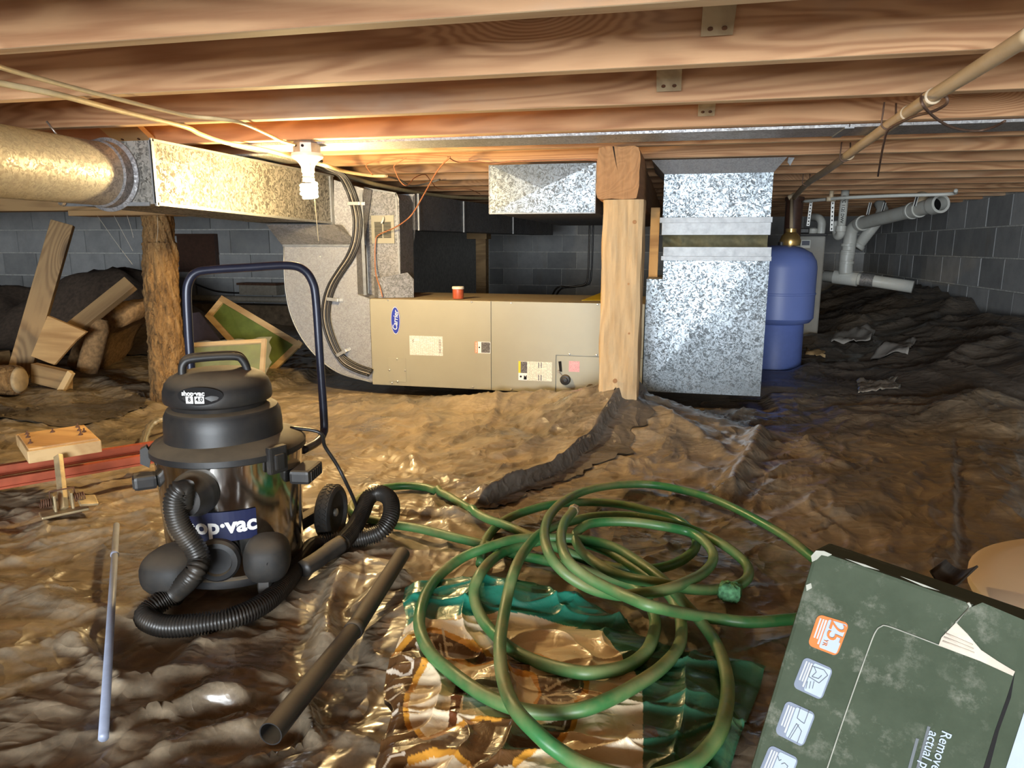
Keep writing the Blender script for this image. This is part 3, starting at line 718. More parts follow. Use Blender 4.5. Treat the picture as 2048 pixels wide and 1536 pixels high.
# sticker and bracket on top
MB().prism([at_z(1163, 601, HZ1+.001), at_z(1203, 585, HZ1+.001), at_z(1203, 601, HZ1+.001)], (0, 0, .001)).build('yellow_sticker', YELLOW, ah)
br = thing('sheet_metal_bracket', 'dusty bent sheet metal bracket on the left end of the air handler top', 'bracket', (-1.42, YH+.06, HZ1+.001))
z_ = HZ1+.002
MB().prism([(-1.478, YH+.07, z_), (-1.44, YH+.03, z_), (-1.44, YH+.03, z_+.10), (-1.478, YH+.07, z_+.105)], (.003, .003, 0)).build('flange', GALVD, br)
MB().prism([(-1.44, YH+.03, z_), (-1.285, YH+.115, z_), (-1.283, YH+.115, z_+.09), (-1.31, YH+.1, z_+.125), (-1.44, YH+.03, z_+.10)], (0, .004, 0)).build('plate', GALVD, br)
# little red bottle
p = at_z(914, 598, HZ1+.0015); p.y += .02
rb_ = thing('pill_bottle', 'small red-brown plastic bottle with cream cap standing on the air handler', 'bottle', p)
MB().lathe([(.026, .0005), (.0275, .004), (.0275, .045), (.024, .048), (0, .048)], p, (0, 0, 1), 24).build('body', REDPL, rb_, autosm=SM)
MB().lathe([(.029, .048), (.030, .05), (.030, .058), (.027, .061), (0, .061)], p, (0, 0, 1), 24).build('cap', CAPW, rb_, autosm=SM)

# ------------------------------------------------------------------ supply elbow at the left end
YE = 3.305
el = thing('elbow_duct', 'galvanized radius elbow duct curving up from the left end of the air handler', 'duct', (-1.7, YE+.25, .03))
out = [(568, 490), (568, 530), (571, 575), (579, 620), (594, 658), (616, 693), (646, 724), (684, 748), (744, 764)]
cur = [at_y(x, y, YE) for x, y in out]; cur = spline(cur[1:], 4); cur = [at_y(568, 490, YE)]+cur
front = cur+[Vector((HX0-.002, YE, cur[-1].z)), Vector((HX0-.002, YE, HZ1)), Vector((-1.535, YE, HZ1+.02)), at_y(727, 377, YE), at_y(668, 360, YE), at_y(668, 451, YE), at_y(705, 489, YE)]
lowf = cur+[Vector((HX0-.002, YE, cur[-1].z)), Vector((HX0-.002, YE, HZ1)), Vector((-1.535, YE, HZ1+.02)), Vector((-1.535, YE, cur[0].z))]
MB().prism(lowf, (0, .52, 0)).build('body', GALV, el)
MB().prism([Vector((-1.535, YE, cur[0].z)), at_y(727, 377, YE), at_y(668, 360, YE), at_y(668, 451, YE), at_y(705, 489, YE)], (0, .10, 0)).build('throat', GALV, el)
edge = MB().tube([q+Vector((0, -.002, 0)) for q in cur], .004, 8); edge.build('rolled_edge', STRIP, el, True)
q0 = at_y(566, 490, YE); q1 = at_y(706, 490, YE); MB().box((q0.x, YE-.006, q0.z-.008), (q1.x, YE, q0.z+.006), .001).build('drive_cleat', STRIP, el)
q0 = at_y(722, 380, YE); q1 = at_y(731, 590, YE); MB().bar(q0+Vector((0, -.003, 0)), q1+Vector((0, -.003, 0)), .016, .004, (0, 1, 0)).build('seam', STRIP, el)
p = at_y(640, 513, YE); MB().lathe([(.004, 0), (.003, .003), (0, .004)], p, (0, -1, 0), 8).build('screw', SCREW, el)
# transition between main duct and elbow
Xm, Y0m = -1.65, 2.06
tr = MB(); A = [at_y(532, 449, 3.16), at_y(668, 449, 3.2), at_y(705, 489, YE-.006), at_y(563, 489, YE-.006)]
# ------------------------------------------------------------------ main trunk duct with round branch
md = thing('trunk_duct', 'large rectangular galvanized trunk duct with mottled side lit by the bulb', 'duct', (-1.83, 2.7, .83))
XL = -2.01
MB().hexa([(XL, Y0m, .853), (Xm, Y0m, .851), (Xm, Y0m, 1.049), (XL, Y0m, 1.049), (XL, 3.300, .828), (Xm, 3.300, .826), (Xm, 3.300, 1.052), (XL, 3.300, 1.052)]).build('body', GALVO, md)
def strip(a, b, w, th, n, name='flange', par=md, mat=STRIP): return MB().bar(a, b, w, th, n).build(name, mat, par)
e_ = .004
strip((Xm+e_, Y0m, .845), (Xm+e_, Y0m, 1.055), .012, .006, (1, 0, 0)); strip((Xm+e_, Y0m, 1.050), (Xm+e_, 3.32, 1.053), .008, .006, (1, 0, 0))
strip((Xm+e_, Y0m, .852), (Xm+e_, 3.30, .828), .010, .006, (1, 0, 0)); strip((Xm+e_, 3.292, .82), (Xm+e_, 3.292, 1.055), .03, .008, (1, 0, 0), 'drive_cleat')
strip((Xm-.02, Y0m-.003, .851), (XL, Y0m-.003, .853), .012, .006, (0, 1, 0)); strip((Xm, Y0m-.003, .853), (Xm, Y0m-.003, 1.049), .010, .006, (0, 1, 0))
MB().lathe([(.012, 0), (.016, .006), (.012, .014), (0, .016)], (XL+.01, Y0m-.006, .862), (0, -1, 0), 9).build('sealant_lump', FOIL, md)
MB().add([A[0], A[1], A[2], A[3], A[0]+Vector((0, .09, .0)), A[1]+Vector((0, .08, 0)), A[2]+Vector((0, -.002, .03)), A[3]+Vector((0, -.002, .03))], [(0, 1, 2, 3), (7, 6, 5, 4), (0, 3, 7, 4), (1, 5, 6, 2), (0, 4, 5, 1), (3, 2, 6, 7)]).build('transition', GALVD, md)
rd = thing('round_duct', 'dusty round galvanized duct entering the end of the rectangular trunk duct', 'duct', (-1.822, 1.2, .84))
rc = Vector((-1.818, 0, .945)); R_ = .099
prof = [(R_, 0), (R_, .62), (R_+.003, .625), (R_+.003, .64), (R_, .645), (R_, 1.35), (R_+.003, 1.355), (R_+.003, 1.37), (R_, 1.375), (R_, 1.985)]
MB().lathe(prof, rc+Vector((0, .06, 0)), (0, 1, 0), 48).build('pipe', GALVR, rd, autosm=SM)
MB().lathe([(R_+.001, -.05), (R_+.006, -.045), (R_+.006, -.012), (R_+.018, -.006), (R_+.018, -.001), (R_, -.001)], rc+Vector((0, Y0m, 0)), (0, 1, 0), 48).build('collar', GALVD, rd, autosm=SM)
b = MB().tube([(rc.x-.06, 1.9, ZJ), (rc.x-.03, 1.9, 1.05)], .003, 6); setp(b.build('duct_hanger', SCREW, None, True), 'short bent wire hanger above the round duct', 'hanger')

# ------------------------------------------------------------------ register box and far trunk
YB = 3.42
vb = thing('register_box', 'dark galvanized upright duct box with a vent register on its front', 'duct', (-1.44, YB+.1, .47))
f4 = [at_y(729, 376, YB), at_y(792, 387, YB), at_y(798, 400, YB), Vector((-1.352, YB, .47)), Vector((-1.53, YB, .47))]
MB().prism(f4, (0, .19, 0)).build('body', GALVD, vb)
bl = MB(); 
for i in range(3): bl.bar(f4[i if i != 2 else 1]+Vector((0, -.002, 0)), f4[i+1]+Vector((0, -.002, 0)), .008, .004, (0, 1, 0))
bl.bar(f4[0]+Vector((.003, -.002, 0)), f4[4]+Vector((.003, -.002, 0)), .008, .004, (0, 1, 0)); bl.build('edge_seam', STRIP, vb)
q0 = at_y(743, 431, YB); q1 = at_y(790, 487, YB)
rg = MB(); w_ = .016
zt = q0.z; zb_ = q1.z; xl = q0.x; xr = q1.x; ym = YB-.008
for bx0, bx1, bz0, bz1 in ((xl, xr, zt-.032, zt), (xl, xr, zb_, zb_+.028), (xl, xl+w_, zb_+.028, zt-.032), (xr-w_, xr, zb_+.028, zt-.032), ((xl+xr)/2-.003, (xl+xr)/2+.003, zb_+.028, zt-.032)): rg.box((bx0, ym, bz0), (bx1, YB, bz1), .001)
reg = rg.build('register', PUTTY, vb)
MB().box((xl+w_, YB-.001, zb_+.028), (xr-w_, YB+.001, zt-.032)).build('register_back', BLACKI, reg)
nl = 11
for k in range(nl):
    z = zb_+.03+(zt-.032-zb_-.03)*(k+.5)/nl
    MB().obox(((xl+xr)/2, YB-.005, z), (xr-xl-2*w_, .003, .0026), rotm(.3, 0, 0)).build('louver', PUTTY, reg)
MB().tube(spline([(((xl+xr)/2+.008), ym-.002, zt-.008), ((xl+xr)/2+.012, ym-.018, zt-.022), ((xl+xr)/2+.004, ym-.022, zt-.04)], 5), .0045, 8).build('lever', CERAMIC, reg, True)
bt = thing('branch_duct', 'long dark rectangular branch duct running back behind the air handler', 'duct', (-1.5, 5.5, .81))
MB().hexa([(-1.58, 3.615, .802), (-1.34, 3.615, .802), (-1.34, 3.615, .985), (-1.58, 3.615, .985), (-1.58, 8.0, .84), (-1.34, 8.0, .84), (-1.34, 8.0, 1.075), (-1.58, 8.0, 1.075)]).build('body', GALVD, bt)
for yy, z0, z1 in ((3.66, .800, .99), (5.95, .82, 1.035), (4.5, .806, 1.0)): MB().box((-1.342, yy, z0), (-1.332, yy+.03, z1)).build('drive_cleat', STRIP, bt)
MB().add([(-1.345, YB+.185, .97), (-1.345, YB+.185, .74), (-1.34, 3.62, .802), (-1.34, 3.62, .985)], [(0, 1, 2, 3)]).build('neck', GALVD, bt)

# ------------------------------------------------------------------ middle duct next to the beam
cd = thing('capped_duct', 'short bright galvanized duct end with crossed crease hanging beside the beam', 'duct', (-.6, 4.2, .87))
X0, X1, Z0, Z1, YC = -.850, -.363, .871, 1.085, 3.295
MB().box((X0, YC+.004, Z0), (X1, 5.4, Z1)).build('body', GALVD, cd)
ctr = ((X0+X1)/2, YC-.009, (Z0+Z1)/2)
MB().add([(X0, YC, Z0), (X1, YC, Z0), (X1, YC, Z1), (X0, YC, Z1), ctr, (X0, YC+.004, Z0), (X1, YC+.004, Z0), (X1, YC+.004, Z1), (X0, YC+.004, Z1)], [(0, 1, 4), (1, 2, 4), (2, 3, 4), (3, 0, 4), (0, 5, 6, 1), (1, 6, 7, 2), (2, 7, 8, 3), (3, 8, 5, 0)]).build('end_cap', GALVP, cd)
MB().box((X0-.006, YC-.002, Z0-.004), (X0, YC+.03, Z1), .001).build('flange', GALVD, cd); MB().box((X1, YC-.002, Z0-.004), (X1+.004, YC+.02, Z1), .001).build('flange', STRIP, cd)
MB().box((X0-.004, YC-.002, Z0-.006), (X1+.004, YC+.02, Z0), .001).build('flange', STRIP, cd)

# ------------------------------------------------------------------ return plenum right of the post
pl = thing('return_plenum', 'tall galvanized return plenum with diagonal crease and canvas collar right of the post', 'duct', (.15, YH+.25, .05))
YQ = 3.309; pz0 = .055
xa, xb, xc = -.121, .403, at_y(1327, 530, YQ).x
za = at_y(1300, 558, YQ).z; zb = at_y(1430, 494, YQ).z; zc = at_y(1430, 516, YQ).z
# lower box, L-shaped front with raised crease
MB().prism([(xa, YQ+.006, pz0), (xb, YQ+.006, pz0), (xb, YQ+.006, zb), (xc, YQ+.006, zb), (xc, YQ+.006, za), (xa, YQ+.006, za)], (0, .5, 0)).build('lower_box', GALV, pl)
cx, cz = at_y(1400, 640, YQ).x, at_y(1400, 648, YQ).z
fr = [(xa, YQ, pz0), (xb, YQ, pz0), (xb, YQ, zb), (xc, YQ, zb), (xc, YQ, za), (xa, YQ, za), (cx, YQ-.012, cz)]
bk = [(v[0], YQ+.006, v[2]) for v in fr[:6]]
MB().add(fr+bk, [(0, 1, 6), (1, 2, 6), (2, 3, 4, 6), (4, 5, 6), (5, 0, 6)]+[(i, (i+1) % 6, (i+1) % 6+7, i+7) for i in range(6)]).build('front_sheet', GALVP, pl)
z1, z2, z3, z4 = zb, at_y(1430, 470, YQ).z, at_y(1430, 440, YQ).z, at_y(1430, 344, YQ).z
xu0, xu1 = at_y(1326, 420, YQ).x, at_y(1545, 420, YQ).x-.006
MB().box((xc-.004, YQ-.006, zc-.006), (xb+.004, YQ, zb), .001).build('drive_cleat', STRIP, pl)
MB().box((xc-.012, YQ-.010, zc-.012), (xb+.006, YQ-.006, zc+.008), .001).build('corner_flange', STRIP, pl)
MB().box((xu0-.002, YQ-.006, z2), (xu1+.004, YQ+.02, z3-.01), .001).build('drive_cleat', STRIP, pl)
MB().box((xu0-.012, YQ-.010, z3-.012), (xu1+.008, YQ+.02, z3+.012), .001).build('corner_flange', STRIP, pl)
MB().box((xu0, YQ, z2), (xu1, YQ+.48, z4)).build('upper_box', GALVP, pl)
# canvas collar, folded
cv = MB(); nx, nz = 60, 10; rows = []
for j in range(nz+1):
    t = j/nz
    for i in range(nx+1):
        s_ = i/nx; fold = -.022*math.sin(math.pi*t)*(1+.25*math.sin(s_*23)+.2*math.sin(s_*9+1))
        cv.v.append(Vector((xu0+.004+(xu1-xu0-.008)*s_, YQ+.002-fold*.9-.012*math.sin(math.pi*t)*math.sin(s_*31+t*4)*(1 if s_ < .2 else .3), zb-.004+(z2-zb+.008)*t)))
for j in range(nz):
    for i in range(nx): a_ = j*(nx+1)+i; cv.f.append((a_, a_+1, a_+nx+2, a_+nx+1))
cv.build('canvas_collar', CANVAS, pl, True)
MB().box((xu0+.01, YQ+.04, zb-.003), (xu1-.01, YQ+.46, z2+.003)).build('canvas_sleeve', CANVAS, pl)
# flared top flange against the joists
f0 = at_y(1312, 322, YQ-.03); f1 = at_y(1567, 318, YQ-.03)
MB().hexa([(xu0, YQ, z4-.006), (xu1, YQ, z4-.006), (xu1, YQ+.48, z4-.006), (xu0, YQ+.48, z4-.006), (xu0-.055, YQ-.045, ZJ-.001), (xu1+.045, YQ-.045, ZJ-.001), (xu1+.045, YQ+.52, ZJ-.001), (xu0-.055, YQ+.52, ZJ-.001)]).build('top_flare', GALV, pl)
setp(MB().prism([(xu1+.05, YQ-.04, ZJ-.002), (xu1+.075, YQ-.035, ZJ-.003), (xu1+.06, YQ-.03, ZJ-.035), (xu1+.048, YQ-.035, ZJ-.02)], (0, .004, 0)).build('bent_tab', STRIP, pl))
q = MB().box((xa-.0, YQ+.22, za+.001), (xc-.03, YQ+.27, .9)); setp(q.build('plywood_board', PLY), 'orange plywood board standing on the low ledge of the return plenum', 'board')

# ------------------------------------------------------------------ lamp
LP = at_z(615, 287, ZJ-.002); LP.y = JY[13]+.05; LP.x = at_y(614, 300, LP.y).x
lamp = thing('ceiling_lamp', 'porcelain lampholder with a glowing spiral bulb and pull cord under the joists', 'lamp', LP)
SC_ = 2.42/1420*1.02
def lz(py): return at_y(615, py, LP.y).z
def L(prof): return [(r*SC_, lz(py)) for r, py in prof]
def rel(prof): return [(r, z) for r, z in prof]
C0 = (LP.x, LP.y, 0)
MB().lathe(L([(27, 312), (29, 308), (29, 288), (26, 284)]), C0, (0, 0, 1), 8).build('junction_box', BOXMET, lamp)
MB().lathe(L([(0, 348), (11, 348), (13, 344), (13.5, 336), (15, 331), (22, 322), (31, 316), (33, 312), (32, 307), (0, 306)]), C0, (0, 0, 1), 32).build('lampholder', CERAMIC, lamp, autosm=SM)
MB().lathe(L([(0, 363), (12, 363), (12.5, 357), (11, 354), (12, 351), (11, 347), (0, 346)]), C0, (0, 0, 1), 24).build('bulb_base', CERAMIC, lamp, autosm=SM)
sp = []; turns = 3.5; n_ = 70
for k in range(n_+1):
    t = k/n_; a = 2*math.pi*turns*t; r = (15.0-2.5*(t > .9)*(t-.9)*10)*SC_
    sp.append((LP.x+r*math.cos(a), LP.y+r*math.sin(a), lz(367+28*t)))
MB().tube(sp, 3.6*SC_, 8).build('bulb', CFL, lamp, True)
MB().tube([(LP.x+12*SC_, LP.y-.02, lz(325)), (LP.x+14*SC_, LP.y-.025, lz(345)), at_y(629, 395, LP.y-.03), at_y(637, 482, LP.y-.03)], .0016, 6).build('pull_cord', CORD, lamp, True)
for px in (590, 605): 
    MB().lathe([(.005, 0), (.005, .003), (0, .003)], at_y(px, 291, LP.y-.047), (0, -1, 0), 10).build('knockout', BLACKI, lamp)

# ------------------------------------------------------------------ cables and wires under the joists
def wire(name, label, cat, pts, r, mat, seg=7, n=6, group=None):
    P = []
    for p in pts:
        if len(p) == 3 and p[2] < 0: P.append(at_z(p[0], p[1], -p[2]))
        elif len(p) == 3: P.append(at_y(*p))
        else: P.append(at_z(p[0], p[1], ZJ-.018))
    P = [Vector((p.x, p.y, min(p.z, ZJ-r-.001))) if p.z > ZJ-.05 else p for p in P]
    o = MB().tube(spline(P, n), r, seg).build(name, mat, None, True); return setp(o, label, cat, group)
wire('electrical_cable', 'thin cream cable stapled under the joists ending at the lamp box', 'cable', [(-60, 110), (0, 134), (90, 160), (180, 184), (300, 214), (380, 232), (430, 237), (480, 245), (530, 266), (560, 281), (588, 289)], .0055, CABLE)
wire('electrical_cable', 'thick cream cable passing below the lamp and on to the ducts', 'cable', [(-60, 150), (0, 166), (120, 190), (230, 219), (365, 252), (400, 268), (450, 285), (520, 298), (560, 308), (610, 322), (650, 331, 2.75), (690, 343, 2.95), (740, 351, 3.1), (775, 352, 3.15)], .0075, CABLE)
wire('electrical_cable', 'grey cable sagging from joist to joist beyond the lamp', 'cable', [(770, 352, 3.13), (800, 360, 3.4), (822, 372, 3.6), (850, 368, 3.8), (880, 358, 3.9)], .005, CABLEG)
wire('electrical_cable', 'fat tan cable lying along the top of the dark branch duct', 'cable', [(690, 350, 3.5), (740, 366, 3.7), (800, 379, 4.0), (860, 389, 4.4), (920, 395, 4.8), (985, 390, 5.4)], .012, CABLE)
wire('thermostat_wire', 'copper coloured wire hanging from a joist down to the air handler', 'wire', [(900, 308, 2.95), (876, 340, 3.05), (850, 385, 3.2), (830, 420, 3.28), (815, 438, 3.3), (790, 455, 3.35), (757, 470, 3.385), (751, 485, 3.39), (750, 520, 3.39), (752, 550, 3.35), (760, 575, 3.325), (765, 594, 3.318)], .0032, COPPER)
wire('thermostat_wire', 'loose thin wire stapled along a joist face towards the beam', 'wire', [(895, 309, 2.95), (915, 315, 3.14), (950, 318, 3.14), (985, 327, 3.18), (1020, 322, 3.18), (1070, 309, 3.17), (1120, 310, 3.17), (1170, 317, 3.18), (1200, 322, 3.19)], .0022, COPPER)
wire('thermostat_wire', 'tangled thin wire drooping in a V below the joists', 'wire', [(812, 308, 2.96), (790, 330, 3.0), (789, 338, 3.02), (800, 362, 3.05), (814, 371, 3.08), (830, 355, 3.2), (850, 349, 3.35), (862, 362, 3.5), (880, 378, 3.7), (935, 378, 3.9), (960, 388, 4.1)], .0022, COPPER)
wire('thermostat_wire', 'short looped wire stapled on the joist above the cable bundle', 'wire', [(805, 310, 2.96), (780, 320, 3.0), (750, 322, 3.02), (735, 328, 3.04), (733, 334, 3.05), (745, 350, 3.08)], .0022, COPPER)
# bundle down the elbow
cb = thing('cable_bundle', 'bundle of black cables strapped to the front of the elbow duct', 'cables', (-1.6, YE-.03, .08))
spine = [(622, 322), (640, 328), (655, 335), (685, 352), (703, 385), (713, 420), (716, 450), (712, 485), (700, 515), (680, 545), (665, 570), (655, 600), (652, 635), (660, 670), (674, 702), (690, 722), (715, 736), (742, 745)]
for k, (dx, r, m) in enumerate(((-.022, .0058, CABLEK), (-.012, .0058, CABLEK), (-.002, .0058, CABLEK), (.008, .0058, CABLEH), (.017, .006, CABLEK), (-.008, .005, CABLEG))):
    P = []
    for i, (px, py) in enumerate(spine):
        q = at_y(px, py, YE-.016-(.006 if k in (2, 5) else 0) if i > 4 else YE-.016-(4-i)*.03)
        nx_, nz_ = (1, 0)
        if i < 3: nx_, nz_ = (.3, .9)
        elif i > 14: nx_, nz_ = (.6, .75)
        P.append(q+Vector((dx*nx_, 0, dx*nz_)))
    MB().tube(spline(P, 5), r, 7).build('cable', m, cb, True)
for px, py, ang in ((708, 407, 0), (665, 599, .1), (683, 706, -.5)):
    q = at_y(px, py, YE-.026); Rm = rotm(0, ang, 0); w = .034
    c_ = MB().obox(q+Vector((0, -.004, 0)), (w*1.7, .003, .016), Rm, .001)
    for s_ in (-1, 1): c_.obox(q+Rm @ Vector((s_*w*.85, .010, 0)), (.003, .03, .016), Rm, .001).obox(q+Rm @ Vector((s_*w*1.05, .022, 0)), (.02, .003, .016), Rm, .001)
    c_.build('cable_clamp', STRAP, cb)
# ------------------------------------------------------------------ black sheeting heaped along the right wall
cr_px = [(1560, 640), (1640, 572), (1700, 585), (1760, 575), (1820, 582), (1870, 598), (1915, 612), (1935, 640), (2048, 662)]
CRX = XW-.16
CREST = []
for px, py in cr_px:
    q = at_x(px, py, CRX) if px > 1750 else at_y(px, py, 8.4)
    CREST.append((q.y, q.z))
def black_h(x, y):
    g = floor_h(x, y)*.4
    cy = np.array([c[0] for c in CREST[::-1]]); czz = np.array([c[1] for c in CREST[::-1]])
    o = np.argsort(cy); top = np.interp(y, cy[o], czz[o])
    slope = sst(.75, CRX, x)
    edge = sst(.30, .9, x)*sst(3.5, 4.0, y+.35*gn(x*2, y*.0+3, 2)-.35*(x-.9).clip(0, 2)*0)
    h = top*slope**1.1
    h = h+(.030*fbm(x*2.0, y*1.6, 41, 4)+.05*(ridge(x*1.6, y*1.5, 63, 3)-.3)+.03*ridge(x*3.3+y, y*3.1, 64, 3))*(.25+.75*edge)
    rim = sst(.32, .46, x)*sst(3.62, 3.75, y)
    z = g*.3+np.maximum(h, -.02)*edge+.016*rim-.03*(1-rim)
    for fx, fy, r in ((.602, 4.46, .17), (1.0, 6.02, .18)):
        w = sst(r*1.6, r, np.hypot(x-fx, y-fy)); z = z*(1-w)-.016*w
    return z
v, f = hfield(np.arange(.3, XW-.035, .022), np.concatenate([np.arange(3.6, 6, .022), np.arange(6, 9.7, .05)]), lambda x, y: black_h(x, y)+.012)
bs = mesh_obj('black_plastic_sheet', v, f, BLACKM, None, True); setp(bs, 'black plastic sheeting heaped against the right block wall', 'plastic sheet')
def bh(x, y): return float(black_h(np.array([x]), np.array([y]))[0])+.012

def crumple(name, label, cat, pts, mat, seed, amp=.02, n=14, lift=0.0, hf=None):
    """crumpled scrap sheet: quad corners (world) subdivided with noise relief"""
    a, b, c, d = [Vector(p) for p in pts]; vv = []
    for j in range(n+1):
        for i in range(n+1):
            s, t = i/n, j/n; q = (a*(1-s)+b*s)*(1-t)+(d*(1-s)+c*s)*t
            z = abs(float(gn(np.array(s*3.1+seed), np.array(t*3.1+seed*2), seed)))*amp*2.2+abs(float(gn(np.array(s*8+seed), np.array(t*8), seed+3)))*amp
            q = q+Vector((float(gn(np.array(s*4), np.array(t*4+seed), seed+7))*amp, 0, z+lift))
            if hf: q.z = hf(q.x, q.y)+z+lift
            vv.append(q)
    ff = [(j*(n+1)+i, j*(n+1)+i+1, (j+1)*(n+1)+i+1, (j+1)*(n+1)+i) for j in range(n) for i in range(n)]
    o = mesh_obj(name, vv, ff, mat, None, True)
    m = o.modifiers.new('thick', 'SOLIDIFY'); m.thickness = .002
    return setp(o, label, cat)
def on_black(px, py):
    """first hit of the pixel ray with the black sheet"""
    d = ray(px, py); k = np.arange(200, 900)*.01; zz = ZC+d.z*k; hit = zz < black_h(d.x*k, d.y*k)+.012
    return at_d(px, py, float(k[np.argmax(hit)])) if hit.any() else at_z(px, py, 0)
def quad_px(ps): return [on_black(*p) for p in ps]
crumple('paper_bag', 'grey paper bag lying on the black plastic heap', 'bag', quad_px([(1662, 688), (1740, 684), (1750, 664), (1672, 662)]), PAPER, 3, .010, 14, .014, bh)
crumple('paper_sheet', 'torn pale paper sheet on the black plastic below the bag', 'paper', quad_px([(1740, 722), (1815, 712), (1832, 680), (1800, 686)]), PAPER, 6, .008, 12, .006, bh)
crumple('paper_scrap', 'small tan paper scrap beside the blue tank foot', 'paper', quad_px([(1610, 712), (1650, 718), (1648, 706), (1612, 696)]), PINE, 9, .012, 8, .006, bh)
crumple('clear_plastic_scrap', 'crinkled shiny clear plastic scrap on the black sheeting', 'plastic', quad_px([(1715, 790), (1800, 782), (1790, 758), (1715, 762)]), FOIL, 12, .016, 16, .004, bh)

# ------------------------------------------------------------------ pressure tank
TC = Vector((.602, 4.46, .0)); TR = .205; z_b = bh(TC.x, TC.y)
tk = thing('pressure_tank', 'blue pressure tank with domed top standing behind the return plenum', 'tank', (TC.x, TC.y, .0))
MB().lathe([(.150, .275), (.185, .285), (TR, .31), (TR, .60), (.198, .64), (.170, .685), (.115, .715), (.05, .727), (0, .728)], TC, (0, 0, 1), 56).build('shell', TANKB, tk, autosm=SM)
MB().lathe([(.160, 0), (.158, .02), (.156, .27), (.150, .278)], TC, (0, 0, 1), 48).build('base_skirt', TANKD, tk, autosm=SM)
MB().lathe([(TR+.001, .445), (TR+.0035, .448), (TR+.0035, .456), (TR+.001, .459)], TC, (0, 0, 1), 56).build('weld_seam', TANKB, tk, autosm=SM)
MB().lathe([(.02, .726), (.02, .745), (.012, .75), (0, .75)], TC, (0, 0, 1), 16).build('air_valve', BLACKP, tk)
# filter cabinet
q0 = at_y(1592, 472, 5.9); q1 = at_y(1652, 472, 5.9)
fc = thing('filter_cabinet', 'tall grey water softener cabinet with a dark blue sticker behind the tank', 'cabinet', ((q0.x+q1.x)/2, 6.0, 0.0))
MB().box((q0.x, 5.9, .0), (q1.x, 6.15, q0.z), .012).build('body', CABGREY, fc)
MB().box((q0.x-.008, 5.885, q0.z), (q1.x+.008, 6.16, q0.z+.018), .006).build('lid', BLACKP, fc)
a = at_y(1602, 480, 5.899); c_ = at_y(1620, 496, 5.899)
st = MB().box((a.x, 5.897, c_.z), (c_.x, 5.8995, a.z)).build('sticker', PVC, fc); MB().box((a.x+.008, 5.8955, c_.z+.02), (c_.x-.006, 5.897, a.z-.006)).build('sticker_print', NAVY, st)
MB().lathe([(.03, 0), (.035, .01), (.035, .035), (.02, .045), (0, .045)], (q0.x+.13, 5.98, q0.z+.019), (0, 0, 1), 18).build('valve_head', PVC, fc, autosm=SM)
MB().box((q0.x+.03, 5.93, q0.z+.019), (q0.x+.1, 6.02, q0.z+.06), .008).build('valve_body', CABLEK, fc)
pp = [at_y(1640, 476, 6.0), at_y(1643, 455, 6.0), at_y(1643, 444, 6.0), at_y(1637, 436, 6.05), at_y(1624, 434, 6.2)]
MB().tube(spline(pp, 6), .03, 14).build('softener_pipe', PVC, fc, True)
# brown filter housing, brass fitting
q = at_y(1587, 488, 5.5); qt = at_y(1587, 398, 5.5)
fhg = thing('filter_housing', 'dark brown cylindrical filter housing hanging behind the vertical copper pipe', 'filter', (q.x, 5.6, q.z))
MB().lathe([(0, 0), (.045, .004), (.058, .02), (.06, .30), (.066, .31), (.066, .33), (.05, .335), (0, .337)], (q.x, 5.6, q.z), (0, 0, 1), 24).build('canister', BROWNH, fhg, autosm=SM)
MB().box((q.x-.015, 5.585, q.z+.336), (q.x+.015, 5.615, ZJ)).build('hanger', BROWNH, fhg)
MB().lathe([(.0, 0), (.055, .004), (.06, .03), (.05, .06), (.03, .08), (.03, .1), (0, .102)], (TC.x+.05, TC.y+.02, .722), (0, 0, 1), 20).build('brass_fitting', BRASS, tk, autosm=SM)
pt = at_y(1583, 396, 5.0); pb_ = at_y(1582, 500, 4.75)
setp(MB().tube([pt, (pb_.x, pb_.y, pb_.z)], .0115, 10).tube([(pt.x-.02, pt.y, pt.z), (pt.x+.02, pt.y, pt.z+.02)], .016, 10).build('riser_pipe', PVCT, None, True), 'vertical tan riser pipe dropping to the blue tank', 'pipe')
# ------------------------------------------------------------------ tan conduit across the joists
cp = thing('tan_pipe', 'long tan plastic pipe slung below the joists on wire hangers', 'pipe', at_z(1800, 235, 1.05))
P = [at_z(2075, 60, 1.062), at_z(1950, 140, 1.06), at_z(1835, 212, 1.058), at_z(1720, 292, 1.056), at_z(1655, 340, 1.054), at_z(1615, 367, 1.05), at_y(1588, 395, 5.0)]
MB().tube(spline(P, 8), .0155, 14).build('pipe', PVCT, cp, True)
for px, py in ((1812, 228), (1862, 195), (1697, 311)):
    q = at_z(px, py, 1.057); d_ = (at_z(px+20, py-13, 1.057)-q).normalized(); MB().lathe([(.0155, -.02), (.0185, -.018), (.0185, .018), (.0155, .02)], q, d_, 16).build('coupling', PVCT, cp, autosm=SM)
for px, py in ((1777, 245), (1690, 313), (1612, 364)):
    q = at_z(px, py, 1.056); pts = []
    for a in range(0, 11): t = math.pi*(a/10); pts.append(q+Vector((math.cos(t)*.018, 0, -math.sin(t)*.018)))
    pts = [q+Vector((.018, .015, ZJ-q.z+.02))]+pts+[q+Vector((-.018, -.01, ZJ-q.z+.02))]
    MB().tube(pts, .0025, 6).build('wire_hanger', WIRE, cp, True)
wire('loose_wire', 'brown wire looped round the tan pipe with its end hanging down', 'wire', [(1756, 352, -1.0), (1762, 315, -1.01), (1768, 285, -1.025), (1775, 262, -1.03), (1790, 250, -1.03), (1830, 232, -1.03), (1868, 222, -1.03), (1893, 207, -1.034), (1890, 192, -1.05), (1868, 186, -1.08), (1846, 188, -1.08), (1845, 208, -1.03), (1870, 235, -1.03), (1905, 255, -1.03), (1950, 262, -1.035), (1985, 255, -1.04), (2010, 242, -1.045)], .0035, WIRE)
